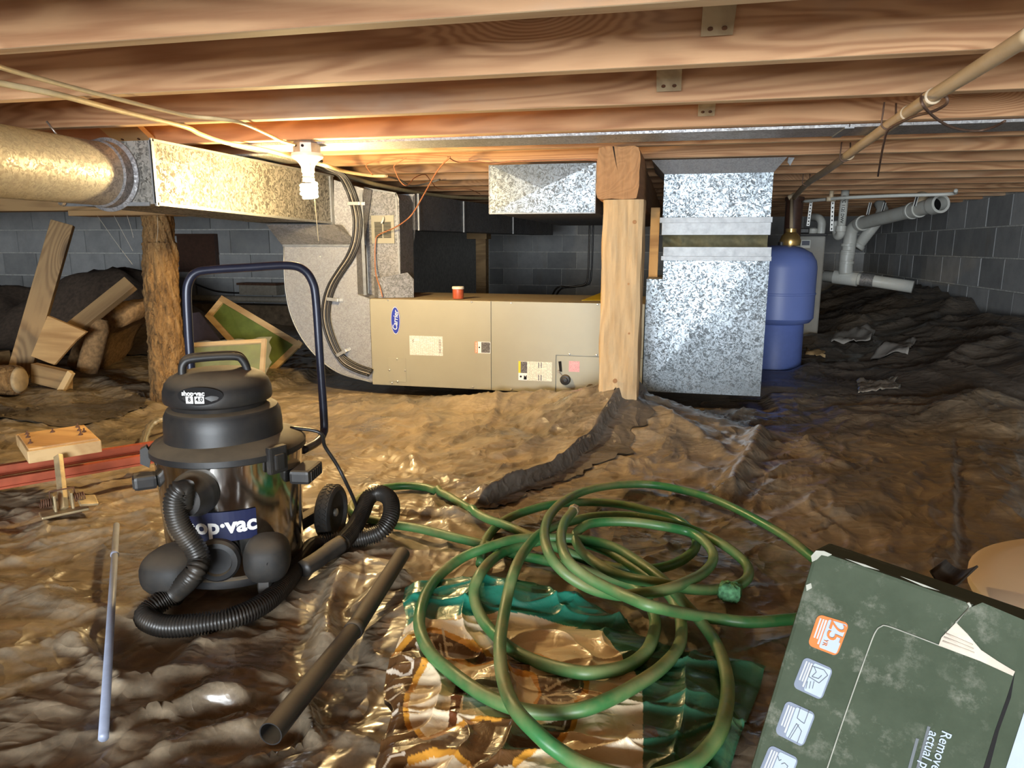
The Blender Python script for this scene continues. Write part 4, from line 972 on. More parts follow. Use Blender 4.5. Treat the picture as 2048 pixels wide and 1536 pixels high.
wire('supply_pipe', 'thin white supply pipe running under the far joists', 'pipe', [(1606, 403, -1.035), (1650, 399, -1.035), (1700, 395, -1.035), (1800, 391, -1.035), (1900, 388, -1.035), (1912, 381, -1.05)], .011, PVC, 10)
q = at_z(1662, 398, 1.035); setp(MB().tube([q, q+Vector((0, 0, ZJ-1.035))], .014, 10).lathe([(.013, -.03), (.017, -.028), (.017, .028), (.013, .03)], q, (1, .1, 0), 14).build('pipe_tee', PVCT, None, True), 'short tan tee rising from the thin white supply pipe', 'pipe')
# ------------------------------------------------------------------ drain pipes
dr = thing('drain_pipe', 'large white drain pipe with open tee end sloping beside the block wall', 'pipe', at_y(1690, 560, 6.4))
def elbow_tube(pts, r, name, par=dr, mat=PVC, n=7): return MB().tube(spline(pts, n), r, 18).build(name, mat, par, True)
e0 = at_y(1878, 408, 5.35); e1 = at_y(1722, 447, 6.3); d_ = (e1-e0).normalized()
MB().tube([e0, e1], .050, 20, caps=False).build('main_run', PVC, dr, True)
b = MB().lathe([(.050, -.02), (.062, -.02), (.062, .06), (.050, .065), (.046, .065), (.046, -.02), (.050, -.02)], e0, d_, 28); b.f = [f for f in b.f if len(f) == 4]; b.build('open_hub', PVC, dr, autosm=SM)
MB().lathe([(.046, .05), (0, .05)], e0, d_, 24).build('dark_opening', BLACKI, dr)
q = e0+d_*.26; MB().lathe([(.050, -.05), (.059, -.05), (.059, -.03), (.054, -.028), (.054, .028), (.059, .03), (.059, .05), (.050, .05)], q, d_, 24).build('hub_ring', PVC, dr, autosm=SM)
MB().tube([q-d_*.06, q-d_*.02+Vector((.02, -.0, .09)), q+Vector((.04, 0, ZJ-q.z-.046))], .042, 16).build('branch', PVCT, dr, True)
elbow_tube([e1-d_*.02, e1+d_*.06, at_y(1702, 463, 6.4), at_y(1699, 485, 6.4), at_y(1694, 520, 6.4)], .052, 'elbow')
MB().lathe([(.05, -.03), (.060, -.028), (.060, .012), (.05, .014)], e1, d_, 24).build('hub_ring', PVC, dr, autosm=SM)
elbow_tube([at_y(1695, 500, 6.4), at_y(1692, 525, 6.4), at_y(1691, 548, 6.4)], .054, 'stack')
for py in (490, 507, 525): MB().lathe([(.052, -.012), (.0585, -.01), (.0585, .01), (.052, .012)], at_y(1697-(py-485)*.1, py, 6.4), (0, 0, 1), 24).build('hub_ring', PVC, dr, autosm=SM)
b0 = at_y(1648, 552, 6.5); b1 = at_y(1735, 560, 6.35); b2 = at_y(1826, 574, 6.2)
MB().tube([b0, b1, b2], .048, 18).build('base_run', PVC, dr, True)
MB().lathe([(.048, -.05), (.054, -.048), (.054, .048), (.048, .05)], b1, (b2-b0), 20).build('band_clamp', GALVD, dr, autosm=SM)
MB().lathe([(.048, -.09), (.057, -.088), (.057, .1), (.048, .102)], at_y(1690, 556, 6.42), (b2-b0), 20).build('tee_hub', PVC, dr, autosm=SM)
g0 = at_y(1716, 492, 6.7); g1 = at_y(1768, 425, 6.7); g2 = at_y(1758, 405, 6.75)
setp(MB().tube([g0, g0.lerp(g1, .8), g1.lerp(g2, .3), g2], .046, 16).lathe([(.046, -.02), (.056, -.018), (.056, .018), (.046, .02)], g0, (g1-g0), 20).build('drain_branch', PVC, None, True), 'slanting white branch pipe behind the drain stack', 'pipe')
vt = thing('vent_pipe', 'upright white pipe with printed black lettering and a trap at its foot', 'pipe', at_y(1688, 470, 5.6))
v0 = at_y(1691, 380, 5.6); v1 = at_y(1682, 458, 5.6)
MB().tube([v0, v1], .0275, 16).build('pipe', PVC, vt, True)
MB().lathe([(.0275, -.02), (.034, -.018), (.034, .02), (.0275, .022)], v1, (0, 0, 1), 20).build('hub_ring', PVC, vt, autosm=SM)
elbow_tube([v1, at_y(1681, 468, 5.62), at_y(1676, 472, 5.66), at_y(1673, 462, 5.7), at_y(1672, 444, 5.72)], .03, 'trap', vt)
dz = (v0-v1).normalized()
lettering('pipe_lettering', 'PVC 1120 DWV', BLACKI, vt, v1.lerp(v0, .5)+Vector((-.008, -.030, 0)), -dz, dz.cross(Vector((0, -1, 0))).normalized()*1, .028, .02)
for i, (px, py0, py1, Y, lab) in enumerate(((1663, 396, 462, 5.6, 'long perforated steel strap hanging beside the lettered white pipe'), (1619, 408, 452, 6.0, 'perforated steel strap hanging above the grey softener cabinet'), (1767, 405, 425, 6.4, 'short perforated steel strap at the upper end of the slanting branch pipe'), (1738, 405, 430, 6.4, 'perforated steel strap between the drain elbow and the slanting branch pipe'), (1832, 392, 412, 5.5, 'short steel strap holding the sloping drain pipe near its open end'))):
    a = at_y(px+3, py0, Y); c_ = at_y(px-(3 if i else 0), py1, Y); a.z = min(max(a.z, ZJ-.02), ZJ)
    so = MB().bar(a, c_, .022, .0015, (0, 1, 0)).build('strap_hanger', STRAP); setp(so, lab, 'strap', 'pipe straps by the block wall')
    for k in range(8):
        q = a.lerp(c_, (k+.5)/8); MB().obox(q+Vector((0, -.0012, 0)), (.008, .0008, .012)).build('hole', BLACKI, so)
# two thin dark cables on the wall behind the air handler
for k, dx in enumerate((0, 7)):
    wire('hanging_cable', 'thin black cable hanging against the dark back wall', 'cable', [(1180+dx, 420, 6.0+k*.1), (1178+dx, 500, 6.0+k*.1), (1176+dx, 545, 6.0+k*.1), (1170+dx, 568, 6.0+k*.1), (1140+dx, 574, 6.0+k*.1), (1110+dx, 580+k*3, 6.0+k*.1), (1090+dx, 640, -.02)], .008, CABLEK, 6, 5, 'cables on the dark back wall')

# ------------------------------------------------------------------ lumber, insulation and panels on the left
YQ_ = 3.3
def plank(name, label, px0, px1, Y0, Y1, w, h, mat, cat='board', upv=(0, -1, .2)):
    p = at_y(*px0, Y0); q = at_y(*px1, Y1); o = MB().bar(p, q, w, h, upv, .003)
    d = (q-p).normalized(); oo = o.build(name, mat); return setp(oo, label, cat)
def plank_local(name, label, p, q, w, h, mat, cat, upv):
    """bar whose grain runs along its length (object rotated so local x is the length)"""
    p = Vector(p); q = Vector(q); d = q-p; L_ = d.length; d.normalize(); u = Vector(upv); sd = d.cross(u).normalized(); u = sd.cross(d).normalized()
    o = MB().obox((0, 0, 0), (L_, w, h), None, .003).build(name, mat)
    off = Vector(o.location)
    for vv in o.data.vertices: vv.co += off
    o.matrix_world = Matrix.Translation((p+q)/2) @ Matrix((d, u.cross(d), u)).transposed().to_4x4()
    ORG[o] = Vector((p+q)/2); return setp(o, label, cat)
a = at_y(38, 752, 3.05); c_ = at_y(126, 446, 3.30)
plank_local('lumber_board', 'tall grey board leaning upright beside the plywood gusset', a, c_, .11, .038, LUMBER, 'board', (.45, -1, 0))
a = at_y(108, 690, 3.05); c_ = at_y(262, 566, 3.32)
plank_local('lumber_board', 'shorter board sloping up and away from the plywood gusset', a, c_, .085, .04, LUMBER, 'board', (.15, -1, .5))
g4 = [at_y(62, 712, 3.0), at_y(95, 632, 3.0), at_y(172, 664, 3.0), at_y(150, 682, 3.0), at_y(108, 730, 3.0)]
setp(MB().prism(g4, (0, .015, 0)).build('plywood_gusset', PLY), 'square plywood gusset joining the two crossed boards', 'plywood')
a = at_y(68, 745, 2.93); c_ = at_y(140, 762, 2.93)
plank_local('scrap_board', 'short brown board scrap with a pale cut end lying at the foot of the boards', a, c_, .04, .1, LUMBER, 'board', (-.2, 0, 1))
a = at_y(143, 744, 2.885); c_ = at_y(121, 784, 2.875); plank_local('scrap_stick', 'pale square stick against the end of the board scrap', a, c_, .03, .025, PINE, 'stick', (0, -1, 0))
lc = at_y(40, 768, 2.78); lc.z = .075
lo = thing('cut_log', 'short cut log lying on its side with its pale sawn end showing', 'log', (lc.x-.2, lc.y, 0)); ax = Vector((-1, -.25, .0)).normalized()
prof = []; 
MB().lathe([(.068, 0), (.074, .02), (.073, .2), (.076, .4), (.07, .5)], lc, ax, 26).build('log_body', BARK, lo, autosm=SM)
MB().lathe([(.066, -.0), (.05, -.012), (.02, -.016), (0, -.016)], lc, ax, 26).build('sawn_end', LOGEND, lo, True)
setp(MB().box(at_y(-25, 705, 3.2), at_y(12, 760, 3.25)+Vector((0, .05, 0)), .004).build('wood_offcut', LUMBER), 'upright wood offcut behind the cut log at the frame edge', 'board')
# insulation batt folded over itself
ib = MB(); nU, nV = 40, 26
prof_px = [(272, 612), (255, 605), (215, 612), (170, 640), (135, 690), (118, 735), (140, 752), (170, 752), (185, 735), (195, 700), (215, 668), (240, 650), (262, 640)]
ring = []
for i, (px, py) in enumerate(prof_px): ring.append(at_y(px, py, 3.42))
ring = spline(ring, 4, closed=True)
for j in range(12):
    t = j/11; s_ = 1-.25*abs(2*t-1)**4
    cc = sum((Vector(r) for r in ring), Vector())/len(ring)
    for i, r in enumerate(ring):
        nz_ = .014*float(gn(np.array(i*.35), np.array(j*.8), 5))
        ib.v.append(cc+(r-cc)*(s_+nz_*3)+Vector((-.1*t+.02, .42*t-.02, .02*t+nz_)))
n = len(ring)
for j in range(11):
    for i in range(n): l = (i+1) % n; ib.f.append((j*n+i, j*n+l, (j+1)*n+l, (j+1)*n+i))
ib.f.append(tuple(range(n))[::-1]); ib.f.append(tuple(11*n+i for i in range(n)))
io = ib.build('insulation_batt', INSUL, None, True); setp(io, 'folded brown fibrous insulation batt slumped on the plastic sheet', 'insulation')
ro = at_y(172, 738, 3.2)
b = MB().lathe([(.03, 0), (.052, .01), (.055, .1), (.05, .25), (.03, .30)], ro+Vector((.05, -.05, -.01)), (.28, .2, 1), 22)
setp(b.build('insulation_roll', INSUL, None, True), 'small rolled end of brown insulation in front of the folded batt', 'insulation')
# dark fabric heap behind
fh_ = floor_h
v, f = hfield(np.arange(-5.9, -3.3, .04), np.arange(3.95, 5.3, .04), lambda x, y: fh_(x, y)+.012+(.44+.12*np.sin(x*3.1+1)+.10*gn(x*2.2, y*2.2, 31)+.07*ridge(x*2, y*2, 32, 2))*np.exp(-(((x+4.6)/1.0)**4+((y-4.65)/.45)**4)))
setp(mesh_obj('tarp_heap', v, f, FELT, None, True), 'heap of dark folded tarpaulin behind the leaning boards', 'tarp')
# framed green panels
def framed_panel(name, label, c4, fw_, mat_in, mat_fr, th=.02):
    c4 = [Vector(c) for c in c4]; nrm = (c4[1]-c4[0]).cross(c4[3]-c4[0]).normalized(); th_ = thing(name, label, 'panel', min(c4, key=lambda q: q.z))
    if nrm.y > 0: nrm = -nrm
    MB().prism(c4, -nrm*.006).build('panel', mat_in, th_)
    cc = sum(c4, Vector())/4
    for i in range(4):
        p, q = c4[i], c4[(i+1) % 4]; d = (q-p).normalized(); inn = (cc-(p+q)/2); inn = (inn-d*inn.dot(d)).normalized()
        off = .002*(i % 2)
        MB().bar(p+inn*fw_/2+nrm*(.006+off), q+inn*fw_/2+nrm*(.006+off), fw_, .016, nrm).build('frame_rail', mat_fr, th_)
    return th_
Yp = 3.75
framed_panel('green_screen', 'green panel in a pale wooden frame tipped on its corner behind the vacuum handle', [at_y(412, 633, Yp+.05), at_y(446, 592, Yp+.1), at_y(607, 688, Yp+.1), at_y(530, 762, Yp-.05)], .035, GREENP, PINE)
g2_ = [at_y(350, 690, 3.25), at_y(534, 679, 3.25), at_y(528, 775, 3.12), at_y(352, 780, 3.12)]
fp = framed_panel('green_screen', 'plastic wrapped green panel in a wooden frame standing behind the vacuum lid', g2_, .022, GREENP, PINE)
wv = []; n = 18
ex = Vector((.05, -.02, .02))
A_, B_, C_, D_ = g2_[0]+Vector((0, -.03, .012)), g2_[1]+ex, g2_[2]+ex+Vector((0, -.02, -.01)), g2_[3]+Vector((0, -.03, 0))
for j in range(n+1):
    for i in range(n+1):
        s, t = i/n, j/n; q = (A_*(1-s)+B_*s)*(1-t)+(D_*(1-s)+C_*s)*t
        wv.append(q+Vector((.02*float(gn(np.array(t*5.), np.array(s*3.), 6))*(s > .9), -.02*abs(float(gn(np.array(s*6), np.array(t*6), 13)))-.012, .015*float(gn(np.array(s*7.), np.array(t*2.), 3))*(t < .1))))
mesh_obj('plastic_wrap', wv, [(j*(n+1)+i, j*(n+1)+i+1, (j+1)*(n+1)+i+1, (j+1)*(n+1)+i) for j in range(n) for i in range(n)], CLEAR, fp, True)
setp(MB().prism([at_y(372, 628, 3.55), at_y(398, 624, 3.55), at_y(446, 690, 3.5), at_y(380, 700, 3.5)], (0, .01, 0)).build('dark_board', NAVYP), 'dark purple triangular board leaning between the two green panels', 'board')
# cobweb strands by the log post
for k, (x0, zz, dx) in enumerate(((-.17, .16, .09), (-.10, .10, .03), (-.26, .22, .17), (.06, .12, -.01))):
    p = Vector((l1.x+x0, YL-.079, l1.z-.0004)); q = Vector((l1.x+x0+dx, YL-.088, l1.z-zz)); m = p.lerp(q, .5)+Vector((.004, 0, -.01))
    setp(MB().tube(spline([p, m, q], 4), .0007, 4).build('cobweb_strand', ROPE, None, True), 'fine cobweb strand hanging below the plank on the log post', 'cobweb', 'cobweb strands by the log post')
# black strip painting in the shadow band on the floor behind the clamp
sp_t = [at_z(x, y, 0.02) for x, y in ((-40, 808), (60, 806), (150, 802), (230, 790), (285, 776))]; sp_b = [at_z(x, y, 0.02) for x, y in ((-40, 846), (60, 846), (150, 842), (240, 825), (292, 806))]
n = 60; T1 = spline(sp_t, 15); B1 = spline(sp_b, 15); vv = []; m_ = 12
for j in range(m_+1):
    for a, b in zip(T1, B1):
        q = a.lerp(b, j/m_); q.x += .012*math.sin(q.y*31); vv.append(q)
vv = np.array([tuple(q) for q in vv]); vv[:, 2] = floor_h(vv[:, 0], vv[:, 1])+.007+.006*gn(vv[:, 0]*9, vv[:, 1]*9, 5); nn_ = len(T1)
setp(mesh_obj('painted_shade_strip', vv, [(j*nn_+i, j*nn_+i+1, (j+1)*nn_+i+1, (j+1)*nn_+i) for j in range(m_) for i in range(nn_-1)], BLACKM, None, True), 'black strip laid in for the shadow band behind the bar clamp', 'plastic sheet')
# black underside of the folded sheet edge, widened as painted shade near the post
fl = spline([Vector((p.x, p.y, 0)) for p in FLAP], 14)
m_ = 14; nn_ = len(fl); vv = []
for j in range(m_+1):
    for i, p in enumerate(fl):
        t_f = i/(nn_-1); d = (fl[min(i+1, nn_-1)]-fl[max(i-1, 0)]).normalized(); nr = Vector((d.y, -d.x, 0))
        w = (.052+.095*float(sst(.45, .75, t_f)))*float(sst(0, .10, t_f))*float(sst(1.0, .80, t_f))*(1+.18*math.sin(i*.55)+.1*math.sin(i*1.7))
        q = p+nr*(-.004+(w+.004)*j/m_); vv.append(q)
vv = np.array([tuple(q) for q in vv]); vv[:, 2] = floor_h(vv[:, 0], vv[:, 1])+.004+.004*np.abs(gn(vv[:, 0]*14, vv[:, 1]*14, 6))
setp(mesh_obj('folded_edge_and_shade', vv, [(j*nn_+i, j*nn_+i+1, (j+1)*nn_+i+1, (j+1)*nn_+i) for j in range(m_) for i in range(nn_-1)], BLACKM, None, True), 'black underside of the folded sheet edge and painted-in shade running from the timber post to the hose', 'plastic sheet')
# ------------------------------------------------------------------ wet/dry vacuum
e_v = Vector((.574, -.819, 0)).normalized(); r_v = Vector((.819, .574, 0)).normalized(); UZ = Vector((0, 0, 1))
def at_pl(px, py, P, n): d = ray(px, py); o = Vector((0, 0, ZC)); return o+d*((Vector(P)-o).dot(n)/d.dot(n))
BR = .152
def cyl(th, z, R=BR, c=VC): return Vector((c.x, c.y, z))+(e_v*math.cos(th)+r_v*math.sin(th))*R
vac = thing('shop_vacuum', 'stainless steel wet dry vacuum with black lid on a wheeled cart', 'vacuum', VC)
MB().lathe([(.138, .030), (.141, .036), (.1505, .27), (.152, .288), (.1555, .291), (.1555, .296), (.14, .297)], VC, (0, 0, 1), 72).build('bin', CHROME, vac, autosm=SM)
MB().lathe([(.140, .022), (.146, .024), (.146, .040), (.139, .042)], VC, (0, 0, 1), 64).build('bin_base_ring', BLACKP, vac, autosm=SM)
LC = VC-r_v*.008
MB().lathe([(.1575, .286), (.160, .288), (.160, .300), (.152, .309), (.128, .316), (.118, .322), (0, .322)], VC, (0, 0, 1), 72).build('lid_flange', BLACKP, vac, autosm=SM)
MB().lathe([(.121, .314), (.1205, .345), (.118, .368), (.112, .380), (.100, .384), (0, .385)], LC, (0, 0, 1), 64).build('lid_body', BLACKP, vac, autosm=SM)
HC = VC-r_v*.015
hd = MB().lathe([(.094, .380), (.098, .392), (.108, .397), (.110, .402), (.109, .420), (.104, .436), (.094, .448), (.078, .456), (.05, .461), (0, .463)], HC, (0, 0, 1), 64, 1.0)
head = hd.build('motor_head', BLACKP, vac, autosm=SM)
# carrying handle on the head, a thick arch of two side bars
for off in (-.016, .016):
    pth = [HC+r_v*a+e_v*off+UZ*z for a, z in ((-.064, .440), (-.066, .462), (-.062, .478), (-.048, .4865), (.0, .489), (.040, .4875), (.052, .480), (.060, .462), (.063, .440))]
    MB().tube(spline(pth, 6), .0085, 10).build('handle_bar', BLACKP, head, True)
MB().bar(HC+r_v*-.045+UZ*.487, HC+r_v*.04+UZ*.4875, .03, .012, (0, 0, 1), .003).build('handle_grip', BLACKP, head)
# name plate on the head
t0 = math.radians(-22)
def wrap_head(x, y, R=.1105, z0=.424, c=HC, t=t0): th = t+x/R; return cyl(th, z0+y, R, c)
pl_ = []; n = 36
for k in range(n): a = 2*math.pi*k/n; pl_.append(wrap_head(.046*math.cos(a)+.006, .0185*math.sin(a), .1100))
mesh_obj('name_plate', [wrap_head(.006, 0, .1102)]+pl_, [(0, 1+k, 1+(k+1) % n) for k in range(n)], BLACKI, head)
lettering('brand_lettering', 'shop\u00b7vac', WHITE, head, (0, 0, 0), (1, 0, 0), (0, 1, 0), .0135, .035, wrap=lambda x, y: wrap_head(x-.006, y+.0058, .1108))
for x0, w, tx in ((-.021, .0155, '8'), (-.0025, .0185, '4.0')):
    g = []
    for j in (0, 1):
        for i in range(5): g.append(wrap_head(x0+w*i/4, -.0145+.0145*j, .1107))
    mesh_obj('tag', g, [(i, i+1, i+6, i+5) for i in range(4)], WHITE, head)
    lettering('tag_lettering', tx, BLACKI, head, (0, 0, 0), (1, 0, 0), (0, 1, 0), .0115, .03, wrap=lambda x, y, x0=x0, w=w: wrap_head(x0+w/2+x, -.0065+y, .1112))
# latches
q = VC+r_v*-.165+UZ*.292
MB().prism([q+UZ*.018+r_v*.004, q+r_v*-.008+UZ*.012, q+r_v*-.010-UZ*.018, q+r_v*.006-UZ*.028, q+r_v*.012+UZ*.0], e_v*.02).build('latch', BLACKP, vac)
th = math.radians(33); c0 = cyl(th, .287, .157); tt_ = (-e_v*math.sin(th)+r_v*math.cos(th)); nn = (e_v*math.cos(th)+r_v*math.sin(th))
MB().obox(c0+nn*.004, (.044, .016, .058), Matrix((tt_, nn, UZ)).transposed(), .005).obox(c0+nn*.012-UZ*.004, (.024, .010, .034), Matrix((tt_, nn, UZ)).transposed(), .004).build('latch', BLACKP, vac)
# side carry handles
for th, z, L_ in ((math.radians(62), .235, .085), (math.radians(-84), .236, .042)):
    c0 = cyl(th, z, BR+.018); tt_ = (-e_v*math.sin(th)+r_v*math.cos(th)); nn = (e_v*math.cos(th)+r_v*math.sin(th)); Rm = Matrix((tt_, nn, UZ)).transposed()
    h_ = MB().obox(c0, (L_, .044, .030), Rm, .007)
    ho = h_.build('side_handle', BLACKP, vac)
    for k in range(6): MB().obox(c0+nn*.0225+tt_*(-L_*.34+k*L_*.136), (.004, .003, .020), Rm).build('grip_rib', RUBBER, ho)
# front label
tl = math.radians(-17)
def wrap_bin(x, y, R=.1485, z0=.160): th = tl+x/R; return cyl(th, z0+y, R+.0006+.042*y)
g = []; n = 16; w = .168; h = .064
for j in range(4):
    for i in range(n+1): g.append(wrap_bin(-w/2+w*i/n, -h/2+h*j/3, .1475))
mesh_obj('bin_label', g, [(j*(n+1)+i, j*(n+1)+i+1, (j+1)*(n+1)+i+1, (j+1)*(n+1)+i) for j in range(3) for i in range(n)], NAVY, vac)
lettering('bin_lettering', 'shop\u00b7vac', WHITE, vac, (0, 0, 0), (1, 0, 0), (0, 1, 0), .046, .035, wrap=lambda x, y: wrap_bin(x+.004, y+.001, .1482))
# inlet port and hose
ti = math.radians(-27); nn = (e_v*math.cos(ti)+r_v*math.sin(ti)); P0 = cyl(ti, .236)
MB().lathe([(.046, -.006), (.046, .012), (.044, .016), (.040, .022), (.037, .034), (.033, .046), (0, .048)], P0, nn, 32).build('inlet_port', BLACKP, vac, autosm=SM)
Pp = P0+nn*.055
hp = [P0+nn*.03, P0+nn*.05-UZ*.002]+[at_pl(x, y, Pp+e_v*.01, e_v) for x, y in ((366, 976), (352, 992), (350, 1018), (358, 1048), (374, 1074), (390, 1096), (398, 1120))]
hp += [at_pl(388, 1148, Pp+e_v*.03, e_v), at_z(350, 1185, .05), at_z(305, 1215, .034), at_z(292, 1236, .026), at_z(330, 1252, .022), at_z(400, 1248, .024), at_z(470, 1234, .024), at_z(530, 1205, .024), at_z(572, 1165, .024), at_z(600, 1122, .024), at_z(625, 1094, .024), at_z(660, 1083, .024), at_z(700, 1080, .026), at_z(738, 1073, .032), at_z(765, 1060, .045), at_z(782, 1030, .07), at_z(780, 1000, .09), at_z(760, 986, .098), at_z(737, 996, .088), at_z(722, 1030, .064), at_z(704, 1062, .048), at_z(682, 1088, .040)]
hs = spline(hp, 12)
# resample evenly
def resample(P, step):
    out = [P[0]]; acc = 0
    for i in range(1, len(P)):
        a, b = P[i-1], P[i]; d = (b-a).length
        while acc+d >= step:
            t = (step-acc)/d; a = a.lerp(b, t); out.append(a); d = (b-a).length; acc = 0
        acc += d
    return out
hs = resample(hs, .0019)
rr = [.0162+(.0052 if (i % 3) == 0 else 0) for i in range(len(hs))]
MB().tube(hs, rr, 14).build('hose', HOSEB, vac, True)
cu = [hs[-1], at_z(660, 1102, .036), at_z(632, 1122, .032), at_z(606, 1138, .030)]
MB().tube(spline(cu, 5), [.0205]*6+[.019]*10, 16).build('hose_cuff', BLACKP, vac, True)
# casters
def blob(c, rx, ry, rz, ax, ay, p=2.6, nu=28, nv=16):
    b = MB(); ax = Vector(ax).normalized(); ay = Vector(ay).normalized(); az = ax.cross(ay); c = Vector(c)
    sg = lambda t, k: math.copysign(abs(t)**k, t)
    for j in range(nv+1):
        ph = -math.pi/2+math.pi*j/nv
        for i in range(nu):
            a = 2*math.pi*i/nu; k = 2/p
            b.v.append(c+ax*rx*sg(math.cos(ph), k)*sg(math.cos(a), k)+ay*ry*sg(math.cos(ph), k)*sg(math.sin(a), k)+az*rz*sg(math.sin(ph), k))
    for j in range(nv):
        for i in range(nu): l = (i+1) % nu; b.f.append((j*nu+i, j*nu+l, (j+1)*nu+l, (j+1)*nu+i))
    return b
cl = at_z(352, 1142, .072); crr = at_z(535, 1118, .085)
co = blob(cl+UZ*.006, .060, .066, .046, (1, .1, 0), (-.1, 1, 0)).build('caster_housing', RUBBER, vac, True)
MB().lathe([(.034, -.014), (.04, -.01), (.04, .01), (.034, .014)], (cl.x-.005, cl.y, .041), (1, .3, 0), 24).build('caster_wheel', RUBBER, co, autosm=SM)
co = blob(crr+UZ*.004, .046, .052, .048, (1, .4, 0), (-.4, 1, 0)).build('caster_housing', RUBBER, vac, True)
MB().lathe([(.034, -.014), (.04, -.01), (.04, .01), (.034, .014)], (crr.x, crr.y, .041), (1, .3, 0), 24).build('caster_wheel', RUBBER, co, autosm=SM)
q = crr+UZ*.006+Vector((.574, -.819, .1)).normalized()*.050; MB().lathe([(.0045, 0), (.0045, .002), (0, .002)], q, e_v, 10).build('caster_hole', BLACKI, co)
q = cyl(math.radians(-15), .092, .146); MB().lathe([(.045, 0), (.045, .012), (.040, .018), (.030, .019), (.028, .012), (0, .012)], q, (e_v*.97-r_v*.2), 32).build('drain_cap', BLACKP, vac, autosm=SM)
# rear wheels, axle, cart frame
wa = (r_v*.85+e_v*.5).normalized(); wc = VC+r_v*.222-e_v*.10+UZ*.068
for s_, c0 in enumerate((wc, wc-wa*.335)):
    sgn = 1 if s_ == 0 else -1
    wh = MB().lathe([(.040, -.017), (.062, -.019), (.067, -.015), (.068, 0), (.067, .015), (.062, .019), (.055, .0195), (.050, .012), (.03, .008), (0, .008)] if sgn > 0 else [(0, -.008), (.05, -.012), (.062, -.019), (.067, -.015), (.068, 0), (.067, .015), (.062, .019), (.04, .017)], c0, wa, 40).build('wheel', RUBBER, vac, autosm=SM)
    for k in range(36):
        for rw in (-1, 1):
            a = 2*math.pi*(k+.25*rw)/36; u = wa.orthogonal().normalized(); w = wa.cross(u); d = u*math.cos(a)+w*math.sin(a); t_ = wa.cross(d)
            MB().obox(c0+d*.0675+wa*.007*rw, (.011, .0065, .004), Matrix(((wa*rw+t_*.7).normalized(), ((wa*rw+t_*.7).normalized()).cross(d)*-1, d)).transposed()).build('tread_lug', RUBBER, wh)
    MB().lathe([(.010, 0), (.010, .005), (.005, .008), (0, .008)], c0+wa*.009*sgn, wa*sgn, 14).build('hub_cap', SCREW, wh, autosm=SM)
MB().tube([wc, wc-wa*.335], .007, 8).build('axle', SCREW, vac, True)
MB().bar(wc-wa*.03+UZ*.0, VC+r_v*.12-e_v*.05+UZ*.06, .03, .03, (0, 0, 1), .006).build('cart_arm', BLACKP, vac)
hb = [at_pl(x, y, VC-e_v*.19, e_v) for x, y in ((386, 815), (382, 740), (377, 660), (374, 590), (378, 563), (392, 546), (420, 540), (500, 535), (575, 531), (606, 539), (624, 562), (632, 600), (640, 720), (648, 840))]
hb += [at_pl(646, 868, VC-e_v*.175, e_v), at_pl(632, 886, VC-e_v*.14, e_v), at_pl(606, 900, VC-e_v*.08+r_v*.0, e_v)]
low = VC-r_v*.07-e_v*.17+UZ*.10
MB().tube(spline([low]+hb, 6), .0102, 12).build('push_handle', NAVYTUBE, vac, True)
cdp = [cyl(math.radians(95), .315, .13), cyl(math.radians(85), .305, .19), at_pl(650, 893, VC+r_v*.1, e_v), at_pl(674, 930, VC+r_v*.1, e_v), at_pl(692, 965, VC, e_v), at_pl(708, 1000, VC-e_v*.05, e_v), at_z(716, 1030, .03), at_z(712, 1055, .014), at_z(690, 1050, .012)]
MB().tube(spline(cdp, 8), .0042, 8).build('power_cord', CABLEK, vac, True)

# ------------------------------------------------------------------ wand, rod, foil pipe
w0 = at_z(805, 1108, .045); w1 = at_z(706, 1262, .045); w2 = at_z(541, 1468, .050)
wd = thing('vacuum_wand', 'two-piece black vacuum extension wand lying on the plastic sheet', 'tube', (w1.x, w1.y, .02))
dd = (w2-w0).normalized()
b = MB().lathe([(.0165, 0), (.0165, (w1-w0).length), (.0145, (w1-w0).length), (.0145, 0), (.0165, 0)], w0, (w1-w0), 28); b.f = [f for f in b.f if len(f) == 4]; b.build('upper_tube', BLACKP, wd, autosm=SM)
L2 = (w2-w1).length; b = MB().lathe([(.0148, -.02), (.0158, 0), (.0172, L2), (.0155, L2), (.0138, 0)], w1, (w2-w1), 28); b.f = [f for f in b.f if len(f) == 4]; b.build('lower_tube', BLACKP, wd, autosm=SM)
MB().lathe([(.0165, -.014), (.0178, -.012), (.0178, .0), (.0165, .002)], w1, dd, 28).build('joint_ring', BLACKP, wd, autosm=SM)
p0, p1 = at_z(233, 1050, .032), at_z(207, 1475, .030)
rodt = thing('metal_rod', 'thin grey-blue rod lying on the sheet left of the vacuum', 'rod', (p1.x, p1.y, .02))
MB().tube([p0, p0.lerp(p1, .5), p1], .0072, 12).build('rod_body', BLUEROD, rodt, True)
q = p0.lerp(p1, .22); MB().lathe([(.0072, -.006), (.009, -.004), (.009, .004), (.0072, .006)], q, (p1-p0), 14).build('collar', BLUEROD, rodt, autosm=SM)
fo = [at_z(282, 905, .03), at_z(292, 868, .04), at_z(305, 848, .045), at_z(330, 838, .045), at_z(380, 830, .045)]
fs = spline(fo, 10)
MB_f = MB().tube(fs, [.013+.003*math.sin(i*1.9)*math.sin(i*.7) for i in range(len(fs))], 12); setp(MB_f.build('foil_pipe', FOIL, None, True), 'crinkled silver foil wrapped tube bending behind the vacuum', 'pipe')

